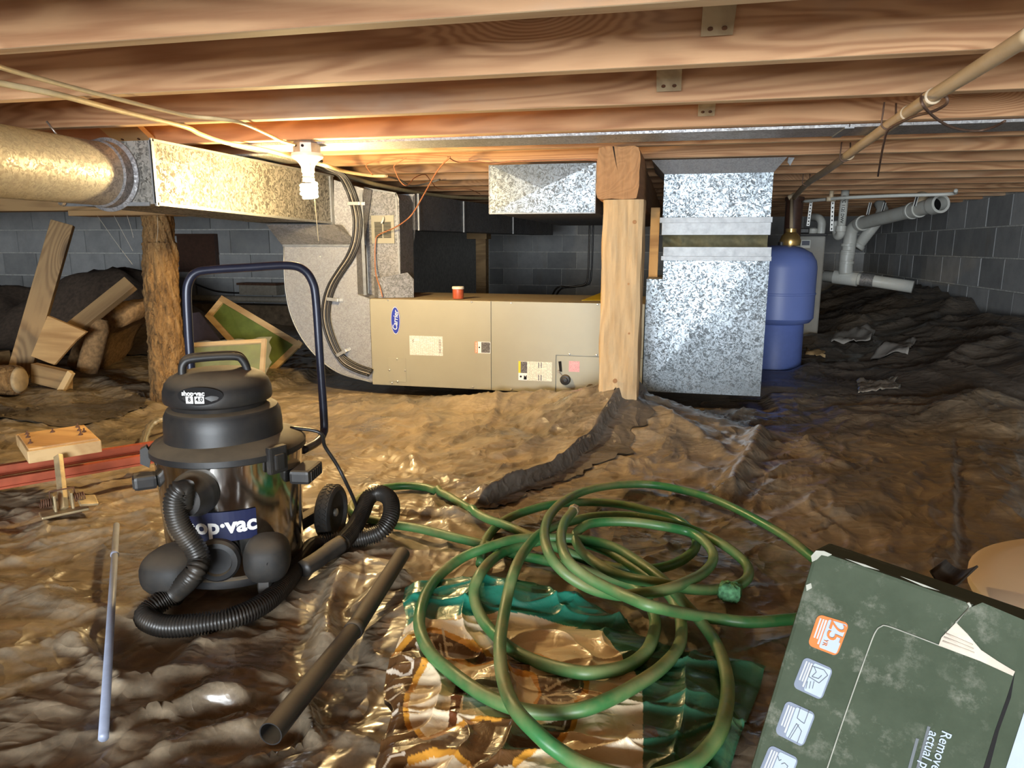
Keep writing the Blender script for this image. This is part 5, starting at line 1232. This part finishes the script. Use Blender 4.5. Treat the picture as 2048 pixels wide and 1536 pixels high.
# ------------------------------------------------------------------ bar clamp with wooden pad
zt = .165
k4 = [at_z(34, 869, zt), at_z(189, 843, zt), at_z(176, 886, zt), at_z(53, 905, zt)]
ux = (k4[2]-k4[3]).normalized(); uy = UZ.cross(ux); lenx = ((k4[1]-k4[0]).length+(k4[2]-k4[3]).length)/2; leny = (k4[0]-k4[3]).dot(uy)
cc = sum(k4, Vector())/4
bc = thing('bar_clamp', 'bar clamp with worn wooden block pad and red rails lying on the sheet', 'clamp', (cc.x, cc.y, 0))
Rm = Matrix((ux, uy, UZ)).transposed()
wb = MB().obox((0, 0, 0), (lenx, leny, .035), None, .003); wbo = MB(); wbo.add([Rm @ p+cc-UZ*.0175 for p in wb.v], wb.f); pad = wbo.build('wooden_pad', PINE, bc)
MB().add([Rm @ Vector((x, y, .0)) + cc+UZ*.0 for x, y in ((-lenx*.47, -leny*.45), (lenx*.47, -leny*.45), (lenx*.47, leny*.40), (-lenx*.47, leny*.40))]+[Rm @ Vector((x, y, .005)) + cc for x, y in ((-lenx*.47, -leny*.45), (lenx*.47, -leny*.45), (lenx*.47, leny*.40), (-lenx*.47, leny*.40))], [(3, 2, 1, 0), (4, 5, 6, 7), (0, 1, 5, 4), (1, 2, 6, 5), (2, 3, 7, 6), (3, 0, 4, 7)]).build('pad_plate', PLY, pad)
for sx_, sy_ in ((-.40, -.2), (-.38, .12), (-.36, .3), (-.02, .22), (.36, .30), (.34, .1), (.30, -.15), (.38, -.02)):
    q = Rm @ Vector((sx_*lenx, sy_*leny, .005))+cc; MB().lathe([(.006, 0), (.006, .003), (.002, .006), (.002, .012), (0, .012)], q, (0, 0, 1), 8).build('screw', RUST, pad)
for (a0, a1), z in ((((150, 925), (330, 896)), .075), (((120, 955), (330, 919)), .062)):
    p, q = at_z(*a0, z), at_z(*a1, z); d = (q-p).normalized(); p = p-d*.9
    r_ = MB().bar(p, q, .022, .006, UZ).bar(p+UZ*.012, q+UZ*.012, .005, .02, UZ).bar(p+UZ*.024, q+UZ*.024, .022, .006, UZ).build('rail', CLAMPR, bc)
top = at_z(118, 925, zt-.04); bot = at_z(128, 1018, .022)
MB().bar(top+UZ*.02, bot, .022, .014, (0, -1, 0), .002).build('arm', IRON, bc)
ft = bot
MB().obox(ft+UZ*-.006, (.11, .055, .007), Rm, .003).build('foot_plate', IRON, bc)
MB().obox(ft+ux*.02+UZ*.022, (.006, .03, .045), Rm, .002).obox(ft-ux*.02+UZ*.022, (.006, .03, .045), Rm, .002).build('foot_bracket', IRON, bc)
for s_ in (-1, 1):
    c0 = ft+ux*s_*.026+UZ*.026; pts = []
    for k in range(61): a = k/60*2*math.pi*5; pts.append(c0+ux*s_*(.026*k/60)+(uy*math.cos(a)+UZ*math.sin(a))*.011)
    MB().tube(pts, .0018, 5).build('spring', RUST, bc, True)
MB().tube([ft+ux*.03+UZ*.02, ft+ux*.028+UZ*.055, ft-ux*.028+UZ*.055, ft-ux*.03+UZ*.02], .0025, 6).build('wire_bail', RUST, bc, True)
MB().obox(ft+ux*.055+UZ*.014-uy*.01, (.045, .05, .008), Matrix.Rotation(.3, 3, 'Y') @ Rm, .003).build('release_lever', IRON, bc)

# ------------------------------------------------------------------ printed plastic bag
def proj(p):
    d = Vector(p)-Vector((0, 0, ZC)); x, y, z = d.dot(rt), d.dot(up), d.dot(fw); return 1024+F*x/z, 768-F*y/z
ZB = .03
top_ = [(812, 1148), (870, 1137), (960, 1146), (1050, 1154), (1120, 1168), (1190, 1190), (1250, 1215), (1330, 1262), (1400, 1284), (1470, 1292), (1535, 1300)]
rgt_ = [(1535, 1300), (1522, 1345), (1490, 1440), (1452, 1560), (1420, 1680)]
lft_ = [(812, 1148), (805, 1195), (812, 1240), (778, 1300), (765, 1350), (785, 1388), (762, 1450), (748, 1510), (740, 1680)]
bot_ = [(740, 1680), (1080, 1680), (1420, 1680)]
def curve(pp, n):
    P = resample(spline([at_z(x, y, ZB) for x, y in pp], 12), .0008); return [P[min(len(P)-1, int(round(i*(len(P)-1)/n)))] for i in range(n+1)]
NU, NV = 400, 360
T_, B_, L_, R__ = curve(top_, NU), curve(bot_, NU), curve(lft_, NV), curve(rgt_, NV)
S, Tm = np.meshgrid(np.linspace(0, 1, NU+1), np.linspace(0, 1, NV+1))
arr = lambda c: np.array([[p.x, p.y] for p in c])
Ta, Ba, La, Ra = arr(T_), arr(B_), arr(L_), arr(R__)
G = np.zeros((NV+1, NU+1, 2))
for k in range(2):
    G[:, :, k] = (1-Tm)*Ta[None, :, k]+Tm*Ba[None, :, k]+(1-S)*La[:, None, k]+S*Ra[:, None, k]-((1-S)*(1-Tm)*Ta[0, k]+S*(1-Tm)*Ta[-1, k]+(1-S)*Tm*Ba[0, k]+S*Tm*Ba[-1, k])
bx_, by_ = G[:, :, 0], G[:, :, 1]
def bag_relief(x, y):
    w = .010*tri(gn(x*2.5+y*1.5, y*8, 101))+.005*tri(gn(x*5-y*5, y*9, 103))+.007*ridge(x*2.2, y*6, 107, 10)+.0015*tri(gn(x*12, y*26, 109))
    return w
edge = np.minimum(np.minimum(S, 1-S), Tm)
bz_ = floor_h(bx_, by_)+.003+bag_relief(bx_, by_)*(.35+.65*sst(0, .05, edge))+.006*sst(0, .03, edge)
def bag_top(x, y): return float((floor_h(np.array([x]), np.array([y]))+.009+bag_relief(np.array([x]), np.array([y])))[0])
V3 = np.stack([bx_.ravel(), by_.ravel(), bz_.ravel()], 1)
# print: evaluated on the flat bag plane
pxs = np.array([proj((x, y, ZB)) for x, y in zip(bx_.ravel(), by_.ravel())]); PX_, PY_ = pxs[:, 0], pxs[:, 1]
def inside(poly):
    r = np.zeros(len(PX_), bool); n = len(poly); j = n-1
    for i in range(n):
        xi, yi = poly[i]; xj, yj = poly[j]
        m = ((yi > PY_) != (yj > PY_)) & (PX_ < (xj-xi)*(PY_-yi)/(yj-yi+1e-9)+xi); r ^= m; j = i
    return r
def near(pl, w): d, s, t = pdist(PX_, PY_, pl); return d < w
colr = np.tile(np.array([.78, .62, .41]), (len(PX_), 1))
CRM, TEAL, DGRN, BRN, ORG_, WHT, SAGE = (.78, .62, .41), (.018, .19, .125), (.028, .115, .062), (.105, .048, .016), (.60, .27, .035), (.62, .52, .40), (.20, .23, .17)
def paint(m, c): colr[m] = c
cr_ = lambda L_: [(740+x*.26427, 1130+y*.26427) for x, y in L_]
brownA = [(752, 1320), (766, 1297), (806, 1276), (859, 1254), (888, 1257), (925, 1265), (994, 1287), (1015, 1300), (1060, 1318), (1060, 1440), (960, 1470), (990, 1520), (860, 1545), (740, 1545), (740, 1400)]
paint(inside(brownA), BRN); paint(near(brownA[1:7], 5), ORG_)
circ = cr_([(500, 665), (900, 665), (960, 690), (1060, 800), (1230, 810), (1295, 920), (1290, 990), (1240, 1060), (1080, 1160), (850, 1150), (600, 1190), (430, 1280), (370, 1230), (280, 1100), (262, 1000), (290, 880), (350, 770), (420, 710)])
paint(inside(circ), CRM); paint(near(circ+circ[:1], 5.5), ORG_)
paint(inside(cr_([(660, 800), (710, 800), (700, 960), (650, 1170), (590, 1180), (620, 900)])), (.13, .042, .015))
paint(inside(cr_([(710, 830), (960, 820), (990, 900), (1010, 1030), (900, 1040), (700, 1060)])), SAGE)
swoosh = cr_([(1040, 545), (1160, 560), (1260, 600), (1420, 730), (1380, 720), (1250, 700), (1050, 690)]); paint(inside(swoosh), BRN); paint(near(swoosh[1:4], 4.5), ORG_)
brownB = cr_([(1260, 810), (1600, 850), (1640, 930), (1630, 1030), (1560, 1060), (1250, 1070), (1300, 960)]); paint(inside(brownB), BRN); paint(near(brownB[1:5], 5.5), ORG_)
brownC = cr_([(850, 1160), (1100, 1200), (1560, 1160), (1520, 1260), (1400, 1340), (1280, 1400), (1100, 1500), (800, 1536), (600, 1400), (560, 1230)]); paint(inside(brownC), BRN); paint(near(brownC[2:7], 6), ORG_)
hump = cr_([(50, 1600), (300, 1420), (480, 1380), (620, 1400), (740, 1460), (830, 1620)]); paint(inside(hump), CRM); paint(near(hump[1:], 5), ORG_)
teal = [(780, 1130), (1260, 1130), (1270, 1215), (1235, 1242), (1180, 1232), (1080, 1222), (1000, 1214), (940, 1222), (860, 1232), (800, 1250)]; paint(inside(teal), TEAL)
green = [(1150, 1234), (1181, 1234), (1216, 1274), (1247, 1318), (1269, 1344), (1284, 1383), (1286, 1427), (1284, 1700), (1700, 1700), (1700, 1200), (1250, 1180)]; paint(inside(green), DGRN)
paint(inside([(1290, 1450), (1310, 1452), (1318, 1478), (1300, 1490), (1284, 1485)]), BRN)
for st_ in ([(100, 980), (130, 1030), (205, 1025), (215, 950)], [(105, 890), (220, 890), (258, 862), (240, 805), (105, 800)], [(110, 690), (250, 750), (310, 740), (322, 700), (200, 625), (160, 630)], [(380, 690), (320, 590), (410, 665), (350, 565)], [(460, 545), (510, 620), (545, 628), (530, 560)], [(550, 460), (585, 630), (635, 648)], [(570, 545), (618, 540)], [(1330, 925), (1450, 890), (1570, 872)], [(1420, 870), (1436, 905)], [(1335, 900), (1345, 930)],
            [(1310, 985), (1380, 1045), (1500, 1068), (1560, 1050), (1500, 1000), (1400, 978), (1320, 985)], [(1480, 1180), (1462, 1228), (1380, 1205), (1300, 1190)], [(270, 1312), (328, 1262)], [(60, 1500), (150, 1400), (260, 1390)], [(1280, 830), (1330, 845)]):
    paint(near(cr_(st_), 2.3), WHT)
ff = []
for j in range(NV):
    a = j*(NU+1)+np.arange(NU); ff.append(np.stack([a, a+NU+1, a+NU+2, a+1], 1))
ff = np.concatenate(ff).tolist()
t = NT('printed_bag_plastic'); vc_ = t.node('ShaderNodeVertexColor', layer_name='print'); vv_ = t.coords(); n1 = t.noise(vv_, 10, 6, .7); n2_ = t.noise(vv_, 150, 2)
dirt_ = t.math('MAXIMUM', t.vr(n1, .60, .8, 0, .35), t.math('MULTIPLY', t.vr(n2_, .70, .74), t.vr(n1, .5, .6)))
t.set(Base_Color=t.mix(dirt_, vc_.outputs[0], (.17, .11, .055)), Roughness=t.vr(n1, .3, .7, .22, .45), Coat_Weight=.3, Coat_Roughness=.18); t.bump(t.noise(vv_, 34, 3, .6, 1.0), .28, .006); BAGM = t.m
bag = mesh_obj('plastic_bag', V3, ff, BAGM, None, True); setp(bag, 'flattened brown and green printed plastic soil bag under the garden hose', 'bag')
ca = bag.data.color_attributes.new('print', 'FLOAT_COLOR', 'POINT'); ca.data.foreach_set('color', np.concatenate([colr, np.ones((len(colr), 1))], 1).ravel())

# ------------------------------------------------------------------ garden hose
cg = lambda x, y: (750+x*.43945, 900+y*.43945)
HP = [(480, 520, 0), (485, 470, 0), (505, 410, 0), (545, 355, 0), (610, 310, 0), (700, 275, 0), (800, 250, 0), (950, 238, 0), (1100, 245, 0), (1250, 278, 0), (1390, 325, 0), (1455, 395, 0), (1455, 450, 0), (1390, 505, 0), (1280, 540, 0), (1120, 540, 0), (960, 500, 0), (820, 440, 1), (690, 385, 1), (600, 345, 1), (500, 308, 1), (400, 250, 0), (310, 198, 0), (210, 168, 0), (100, 165, 0), (0, 185, 0), (-80, 225, 0), (-108, 270, 0), (-70, 305, 0), (20, 325, 0), (60, 336, 0), (200, 358, 0), (350, 395, 0), (500, 432, 0), (620, 472, 0), (760, 500, 0), (900, 535, 0), (1040, 575, 0), (1150, 610, 0), (1225, 665, 0), (1262, 730, 0), (1275, 800, 0), (1250, 890, 0), (1190, 960, 0), (1090, 1000, 0), (950, 1012, 0), (800, 985, 0), (650, 925, 0), (550, 845, 0), (480, 755, 0), (450, 650, 0), (480, 560, 1), (560, 480, 1), (680, 432, 1), (800, 408, 1), (930, 420, 1), (1060, 462, 1), (1180, 535, 1), (1290, 610, 1), (1360, 690, 0), (1392, 780, 0), (1385, 890, 0), (1310, 985, 0), (1200, 1062, 0), (1080, 1128, 0), (950, 1178, 0), (800, 1198, 0), (650, 1178, 0), (500, 1118, 0), (350, 1015, 0), (250, 920, 0), (205, 820, 0), (205, 740, 0), (235, 650, 0), (300, 565, 0), (400, 490, 1), (520, 440, 2), (650, 405, 2), (790, 400, 2), (930, 405, 2), (1080, 440, 2), (1200, 510, 2), (1320, 600, 2), (1400, 690, 1), (1480, 780, 0), (1545, 870, 0), (1590, 980, 0), (1605, 1100, 0), (1580, 1250, 0), (1510, 1370, 0), (1400, 1450, 0), (1200, 1500, 0), (1000, 1455, 0), (860, 1390, 0), (740, 1290, 1), (640, 1180, 2), (590, 1070, 1), (570, 950, 1), (572, 840, 2), (600, 680, 1), (630, 560, 2), (680, 460, 3), (760, 375, 3), (870, 332, 2), (1000, 303, 2), (1150, 300, 2), (1330, 328, 2), (1480, 378, 1), (1600, 440, 1), (1685, 515, 0), (1700, 570, 0), (1660, 612, 0), (1560, 635, 0), (1430, 632, 2), (1300, 605, 3), (1150, 582, 2), (1040, 535, 2), (950, 470, 2), (912, 400, 2), (940, 352, 3), (1010, 330, 3), (1150, 327, 3), (1300, 345, 3), (1430, 375, 2), (1510, 425, 2), (1540, 490, 1), (1500, 555, 1), (1400, 608, 3), (1300, 640, 4), (1150, 660, 3), (1050, 652, 2), (950, 618, 2), (850, 548, 3), (790, 465, 4), (772, 375, 5), (800, 290, 4), (880, 220, 2), (1000, 175, 1), (1150, 157, 0), (1300, 163, 0), (1500, 210, 0), (1650, 272, 0), (1850, 382, 0), (1960, 465, 0), (2060, 560, 0), (2080, 680, 0), (1980, 755, 0), (1840, 775, 0), (1700, 783, 0), (1550, 768, 0), (1400, 742, 2), (1250, 706, 4), (1100, 648, 4), (950, 568, 4), (870, 488, 5), (846, 400, 5), (865, 325, 5), (905, 275, 4)]
HR = .0112
def over(px, py): return any(True for _ in [0]) and (py > 1140)
bagpoly = top_+rgt_[1:]+bot_[::-1][1:]+lft_[::-1][1:]
def in_bag(x, y):
    px, py = proj((x, y, ZB)); r = False; j = len(bagpoly)-1
    for i in range(len(bagpoly)):
        xi, yi = bagpoly[i]; xj, yj = bagpoly[j]
        if (yi > py) != (yj > py) and px < (xj-xi)*(py-yi)/(yj-yi+1e-9)+xi: r = not r
        j = i
    return r
hw = []
for x, y, l in HP:
    px, py = cg(x, y); z = .05+l*.013
    for _ in range(3):
        q = at_z(px, py, z); g_ = bag_top(q.x, q.y) if in_bag(q.x, q.y) else fh(q.x, q.y); z = max(g_, .006)+HR+l*.0145
    hw.append(at_z(px, py, z))
hw = resample(spline(hw, 10), .011)
zs = np.array([p.z for p in hw]); ker = np.array([1, 2, 3, 2, 1])/9; zs2 = np.convolve(np.pad(zs, 2, 'edge'), ker, 'valid')
gz = floor_h(np.array([p.x for p in hw]), np.array([p.y for p in hw]))
hw = [Vector((p.x, p.y, max(z, g+HR*.8))) for p, z, g in zip(hw, zs2, gz)]
gh = thing('garden_hose', 'green garden hose lying in loose coils on the sheet and the bag', 'hose', (hw[0].x, hw[0].y, 0))
MB().tube(hw, HR, 14).build('hose_tube', HOSEG, gh, True)
d_ = (hw[-1]-hw[-4]).normalized(); MB().lathe([(.0115, 0), (.0145, .002), (.0145, .022), (.012, .024), (0, .024)], hw[-1]-d_*.006, d_, 8).build('end_fitting', IRON, gh)
cq = at_z(*cg(1615, 645), fh(*at_z(*cg(1615, 645), .03)[:2])+.03)
bb = blob(cq, .022, .019, .018, (1, -.2, 0), (.2, 1, 0), 3.5, 22, 12)
bb.v = [p+(p-cq).normalized()*.004*math.sin(i*2.3)*math.sin(i*.61) for i, p in enumerate(bb.v)]
bb.build('mesh_wrap', plain('green_mesh_cloth', (.09, .26, .12), .8, 0, .5, .6, 90), gh, True)

# ------------------------------------------------------------------ green carton
A_ = at_d(1630, 1098, .80); nb = -(ray(1790, 1330).normalized()); nb = (nb+Vector((0, 0, -.20))).normalized()
def on_b(px, py, lift=0.0): return at_pl(px, py, A_+nb*lift, nb)
ub = (on_b(2048, 1243)-A_).normalized(); vb_ = (on_b(1448, 1536)-A_); vb_ = (vb_-ub*vb_.dot(ub)).normalized()
Wb = (on_b(2105, 1262)-A_).length; Tb = .15
Lb = .3
while min((A_+vb_*Lb+ub*s*Wb-nb*t*Tb).z for s in (0, 1) for t in (0, 1)) > .012 and Lb < 1.0: Lb += .005
bx = thing('carton', 'scuffed dark green carton with round-cornered stickers leaning in the foreground', 'box', A_+vb_*Lb)
Cc = A_+ub*Wb/2+vb_*Lb/2-nb*Tb/2; Rb = Matrix((ub, vb_, nb)).transposed()
# crushed-corner carton body
bmx = MB().obox((0, 0, 0), (Wb, Lb, Tb), None, .004)
MB().add([Rb @ p+Cc for p in bmx.v], bmx.f).build('carton_body', CARTON, bx)
def patch(name, pts, mat, lift=.0008, par=bx, th=.0006): return MB().prism([on_b(x, y, lift) for x, y in pts], -nb*th).build(name, mat, par)
def rquad(c4, rad=.16, n=5):
    out = []; cs = [(0, 0), (1, 0), (1, 1), (0, 1)]
    for i, (cx, cy) in enumerate(cs):
        ox = rad if cx == 0 else 1-rad; oy = rad if cy == 0 else 1-rad; a0 = [math.pi, -math.pi/2, 0, math.pi/2][i]
        for k in range(n+1):
            a = a0+math.pi/2*k/n; s, t = ox+rad*math.cos(a), oy+rad*math.sin(a)
            p = [(c4[0][m]*(1-s)+c4[1][m]*s)*(1-t)+(c4[3][m]*(1-s)+c4[2][m]*s)*t for m in (0, 1)]; out.append(tuple(p))
    return out
def sub4(c4, s0, s1, t0, t1):
    f = lambda s, t: tuple((c4[0][m]*(1-s)+c4[1][m]*s)*(1-t)+(c4[3][m]*(1-s)+c4[2][m]*s)*t for m in (0, 1))
    return [f(s0, t0), f(s1, t0), f(s1, t1), f(s0, t1)]
STB = plain('pale_blue_sticker', (.36, .41, .48), .75, 0, .04, Specular_IOR_Level=.2); STG = plain('grey_blue_sticker', (.18, .205, .26), .75, 0, .05, Specular_IOR_Level=.2); STO = plain('orange_sticker', (.60, .16, .045), .75, 0, .04, Specular_IOR_Level=.2); GREYL = plain('grey_ink', (.12, .13, .14), .8, 0, .05, Specular_IOR_Level=.2)
FINEP = plain('fine_print_white', (.42, .42, .42), .8, 0, .05, Specular_IOR_Level=.2)
cs = [[(1636, 1228), (1699, 1247), (1674, 1313), (1615, 1290)], [(1609, 1313), (1667, 1338), (1643, 1401), (1585, 1374)], [(1573, 1400), (1632, 1427), (1606, 1495), (1549, 1466)], [(1540, 1489), (1598, 1517), (1572, 1585), (1512, 1556)]]
for i, c4 in enumerate(cs):
    st = patch('sticker', rquad(c4), STO if i == 0 else STG); 
    patch('sticker_panel', rquad(sub4(c4, .36, .95, .06, .94), .08), STB, .0014, st)
    for k, s in enumerate((.10, .19, .27)):
        q = sub4(c4, s, s+(.05 if k < 2 else .06), .10, .72 if k < 2 else .86); o = patch('fine_print', q, FINEP, .0013, st)
    L_ = lambda pts, w=1.3: [patch('line_art', [(a[0]-(b[1]-a[1])/math.hypot(b[0]-a[0], b[1]-a[1])*w/2, a[1]+(b[0]-a[0])/math.hypot(b[0]-a[0], b[1]-a[1])*w/2), (b[0]-(b[1]-a[1])/math.hypot(b[0]-a[0], b[1]-a[1])*w/2, b[1]+(b[0]-a[0])/math.hypot(b[0]-a[0], b[1]-a[1])*w/2), (b[0]+(b[1]-a[1])/math.hypot(b[0]-a[0], b[1]-a[1])*w/2, b[1]-(b[0]-a[0])/math.hypot(b[0]-a[0], b[1]-a[1])*w/2), (a[0]+(b[1]-a[1])/math.hypot(b[0]-a[0], b[1]-a[1])*w/2, a[1]-(b[0]-a[0])/math.hypot(b[0]-a[0], b[1]-a[1])*w/2)], GREYL, .0020, st) for a, b in zip(pts, pts[1:])]
    z4 = lambda x, y: (1440+x*.21882, 1200+y*.21882)
    if i == 0:
        ctr = on_b(*[sum(p[m] for p in sub4(c4, .46, .92, .10, .70))/4 for m in (0, 1)], .0014)
        tv = (on_b(*c4[3])-on_b(*c4[0])).normalized(); tu = (on_b(*c4[1])-on_b(*c4[0])).normalized(); tu = (tu-tv*tu.dot(tv)).normalized()
        lettering('sticker_lettering', '25', STO, st, ctr-tv*.002, tv, tu, .0230, .004, lift=.0012)
        lettering('sticker_lettering', 'YR', STO, st, ctr+tv*.0135-tu*.006, tv, tu, .0065, .0, lift=.0012)
    elif i == 1:
        L_([z4(845, 605), z4(950, 640), z4(985, 690), z4(905, 760), z4(810, 700), z4(845, 605)]); L_([z4(860, 610), z4(880, 660), z4(840, 700), z4(900, 720), z4(930, 690)])
        for k in range(3): L_([z4(800+k*30, 745), z4(785+k*30, 810)])
    elif i == 2:
        L_([z4(735, 985), z4(705, 1080), z4(740, 1110), z4(770, 1130), z4(815, 1010)]); L_([z4(700, 1130), z4(625, 1260)]); L_([z4(720, 1140), z4(640, 1270)]); L_([z4(700, 1130), z4(745, 1200), z4(705, 1310)])
    else:
        L_([z4(560, 1500), z4(590, 1490), z4(620, 1520), z4(600, 1560)]); L_([z4(530, 1430), z4(540, 1470), z4(560, 1460)])
# perforated panel line
pp = [(1640, 1580), (1690, 1430), (1738, 1295), (1752, 1262), (1762, 1253), (1775, 1252), (1830, 1272), (1882, 1292)]
PALE = plain('worn_cardboard_edge', (.30, .30, .25), .8, 0, .2)
pw = [on_b(x, y, .0006) for x, y in pp]; pw = spline(pw, 5)
for a, b in zip(pw, pw[1:]): 
    pass
MB().tube(pw, .0007, 5).build('perforated_line', PALE, bx, True)
patch('torn_patch', [(1877, 1291), (1883, 1275), (1912, 1245), (1935, 1268), (1962, 1300), (1995, 1322), (2030, 1343), (2026, 1352), (1960, 1322)], KRAFT, .0012)
tp = [(1880, 1288), (1920, 1300), (1975, 1325)]
for dy in (-6, -14, -22): MB().tube([on_b(1884-dy*.3, 1288+dy, .0016), on_b(1950-dy*-.2, 1312+dy, .0016)], .0008, 5).build('corrugation', KRAFT, bx, True)
MB().tube(spline([on_b(1936, 1205, .0004), on_b(1940, 1215, .0004), on_b(1925, 1233, .0004), on_b(1912, 1246, .0004)], 5), .0016, 5).build('tear_edge', PALE, bx, True)
patch('crease_gap', [(2030, 1345), (2022, 1395), (1998, 1462), (1978, 1540), (1966, 1540), (1990, 1462), (2014, 1395)], BLACKI, .0006)
patch('white_panel', [(2100, 1350), (2100, 1620), (1985, 1620), (2012, 1536), (2048, 1425)], STB, .0007)
patch('torn_flap', [(1938, 1216), (1965, 1205), (2060, 1245), (2035, 1300), (2030, 1335), (1965, 1297), (1914, 1246)], CARTON, .0022)
tv = vb_; tu = ub
for px, py, tx, ln in ((1893, 1464, 'Remove p', .075), (1868, 1464, 'actual plan', .09)):
    v_, f_ = text_geo(tx, .01); w_ = max(p[0] for p in v_)-min(p[0] for p in v_); s_ = .0125
    o_ = on_b(px, py, .0006)+tv*(w_*s_/2)
    lettering('carton_lettering', tx, STB, bx, o_, tv, tu, s_, .01)
for px, py in ((1858, 1452), (1835, 1476)): patch('faint_print_line', [(px-3, py), (px+3, py+2), (px-22, py+95), (px-28, py+93)], GREYL, .0005)
for pts in ([(1622, 1112), (1632, 1101), (1648, 1102), (1664, 1109), (1656, 1113), (1643, 1110), (1634, 1119), (1624, 1124)], [(1612, 1170), (1622, 1166), (1624, 1176), (1613, 1182)], [(1690, 1117), (1730, 1129), (1760, 1141), (1728, 1133)], [(1800, 1152), (1850, 1170), (1880, 1182), (1846, 1173)]):
    patch('worn_edge', pts, PALE, .0010)
# ------------------------------------------------------------------ cream tub behind the carton and bent bracket
tc = Vector((.675, 1.05, 0)); tz = .25
gt = max(fh(tc.x+.1*a, tc.y+.1*b) for a in (-1, 0, 1) for b in (-1, 0, 1))*0
tb = thing('plastic_tub', 'cream round plastic tub with yellow rim standing behind the green carton', 'tub', (tc.x, tc.y, 0))
MB().lathe([(.19, .0), (.20, .01), (.228, tz-.02), (.228, tz-.012), (0, tz-.012)], tc, (0, 0, 1), 56).build('tub_body', YELLOW, tb, autosm=SM)
MB().lathe([(.232, tz-.022), (.236, tz-.018), (.236, tz-.006), (.228, tz-.001), (.20, tz+.003), (.1, tz+.009), (0, tz+.011)], tc, (0, 0, 1), 56).build('lid', CREAMP, tb, autosm=SM)
s0, s1, s2, s3 = at_z(1888, 1120, .272), at_z(1957, 1134, .272), at_z(1916, 1172, .266), at_z(1858, 1142, .276)
bkt = MB(); nn_ = 10
for j in range(2):
    for i in range(nn_+1):
        s = i/nn_; a = s0.lerp(s1, s); c_ = s3.lerp(s2, s); q = a.lerp(c_, j); bkt.v.append(q+UZ*(-.012*math.sin(math.pi*s)+.0))
for i in range(nn_): bkt.f.append((i, i+1, nn_+2+i, nn_+1+i))
bo_ = bkt.build('steel_bracket', plain('dark_bracket_steel', (.05, .04, .03), .4, .5, .3), None, True); m_ = bo_.modifiers.new('thick', 'SOLIDIFY'); m_.thickness = .003
setp(bo_, 'dark bent steel bracket lying on the cream tub lid against the carton', 'bracket')
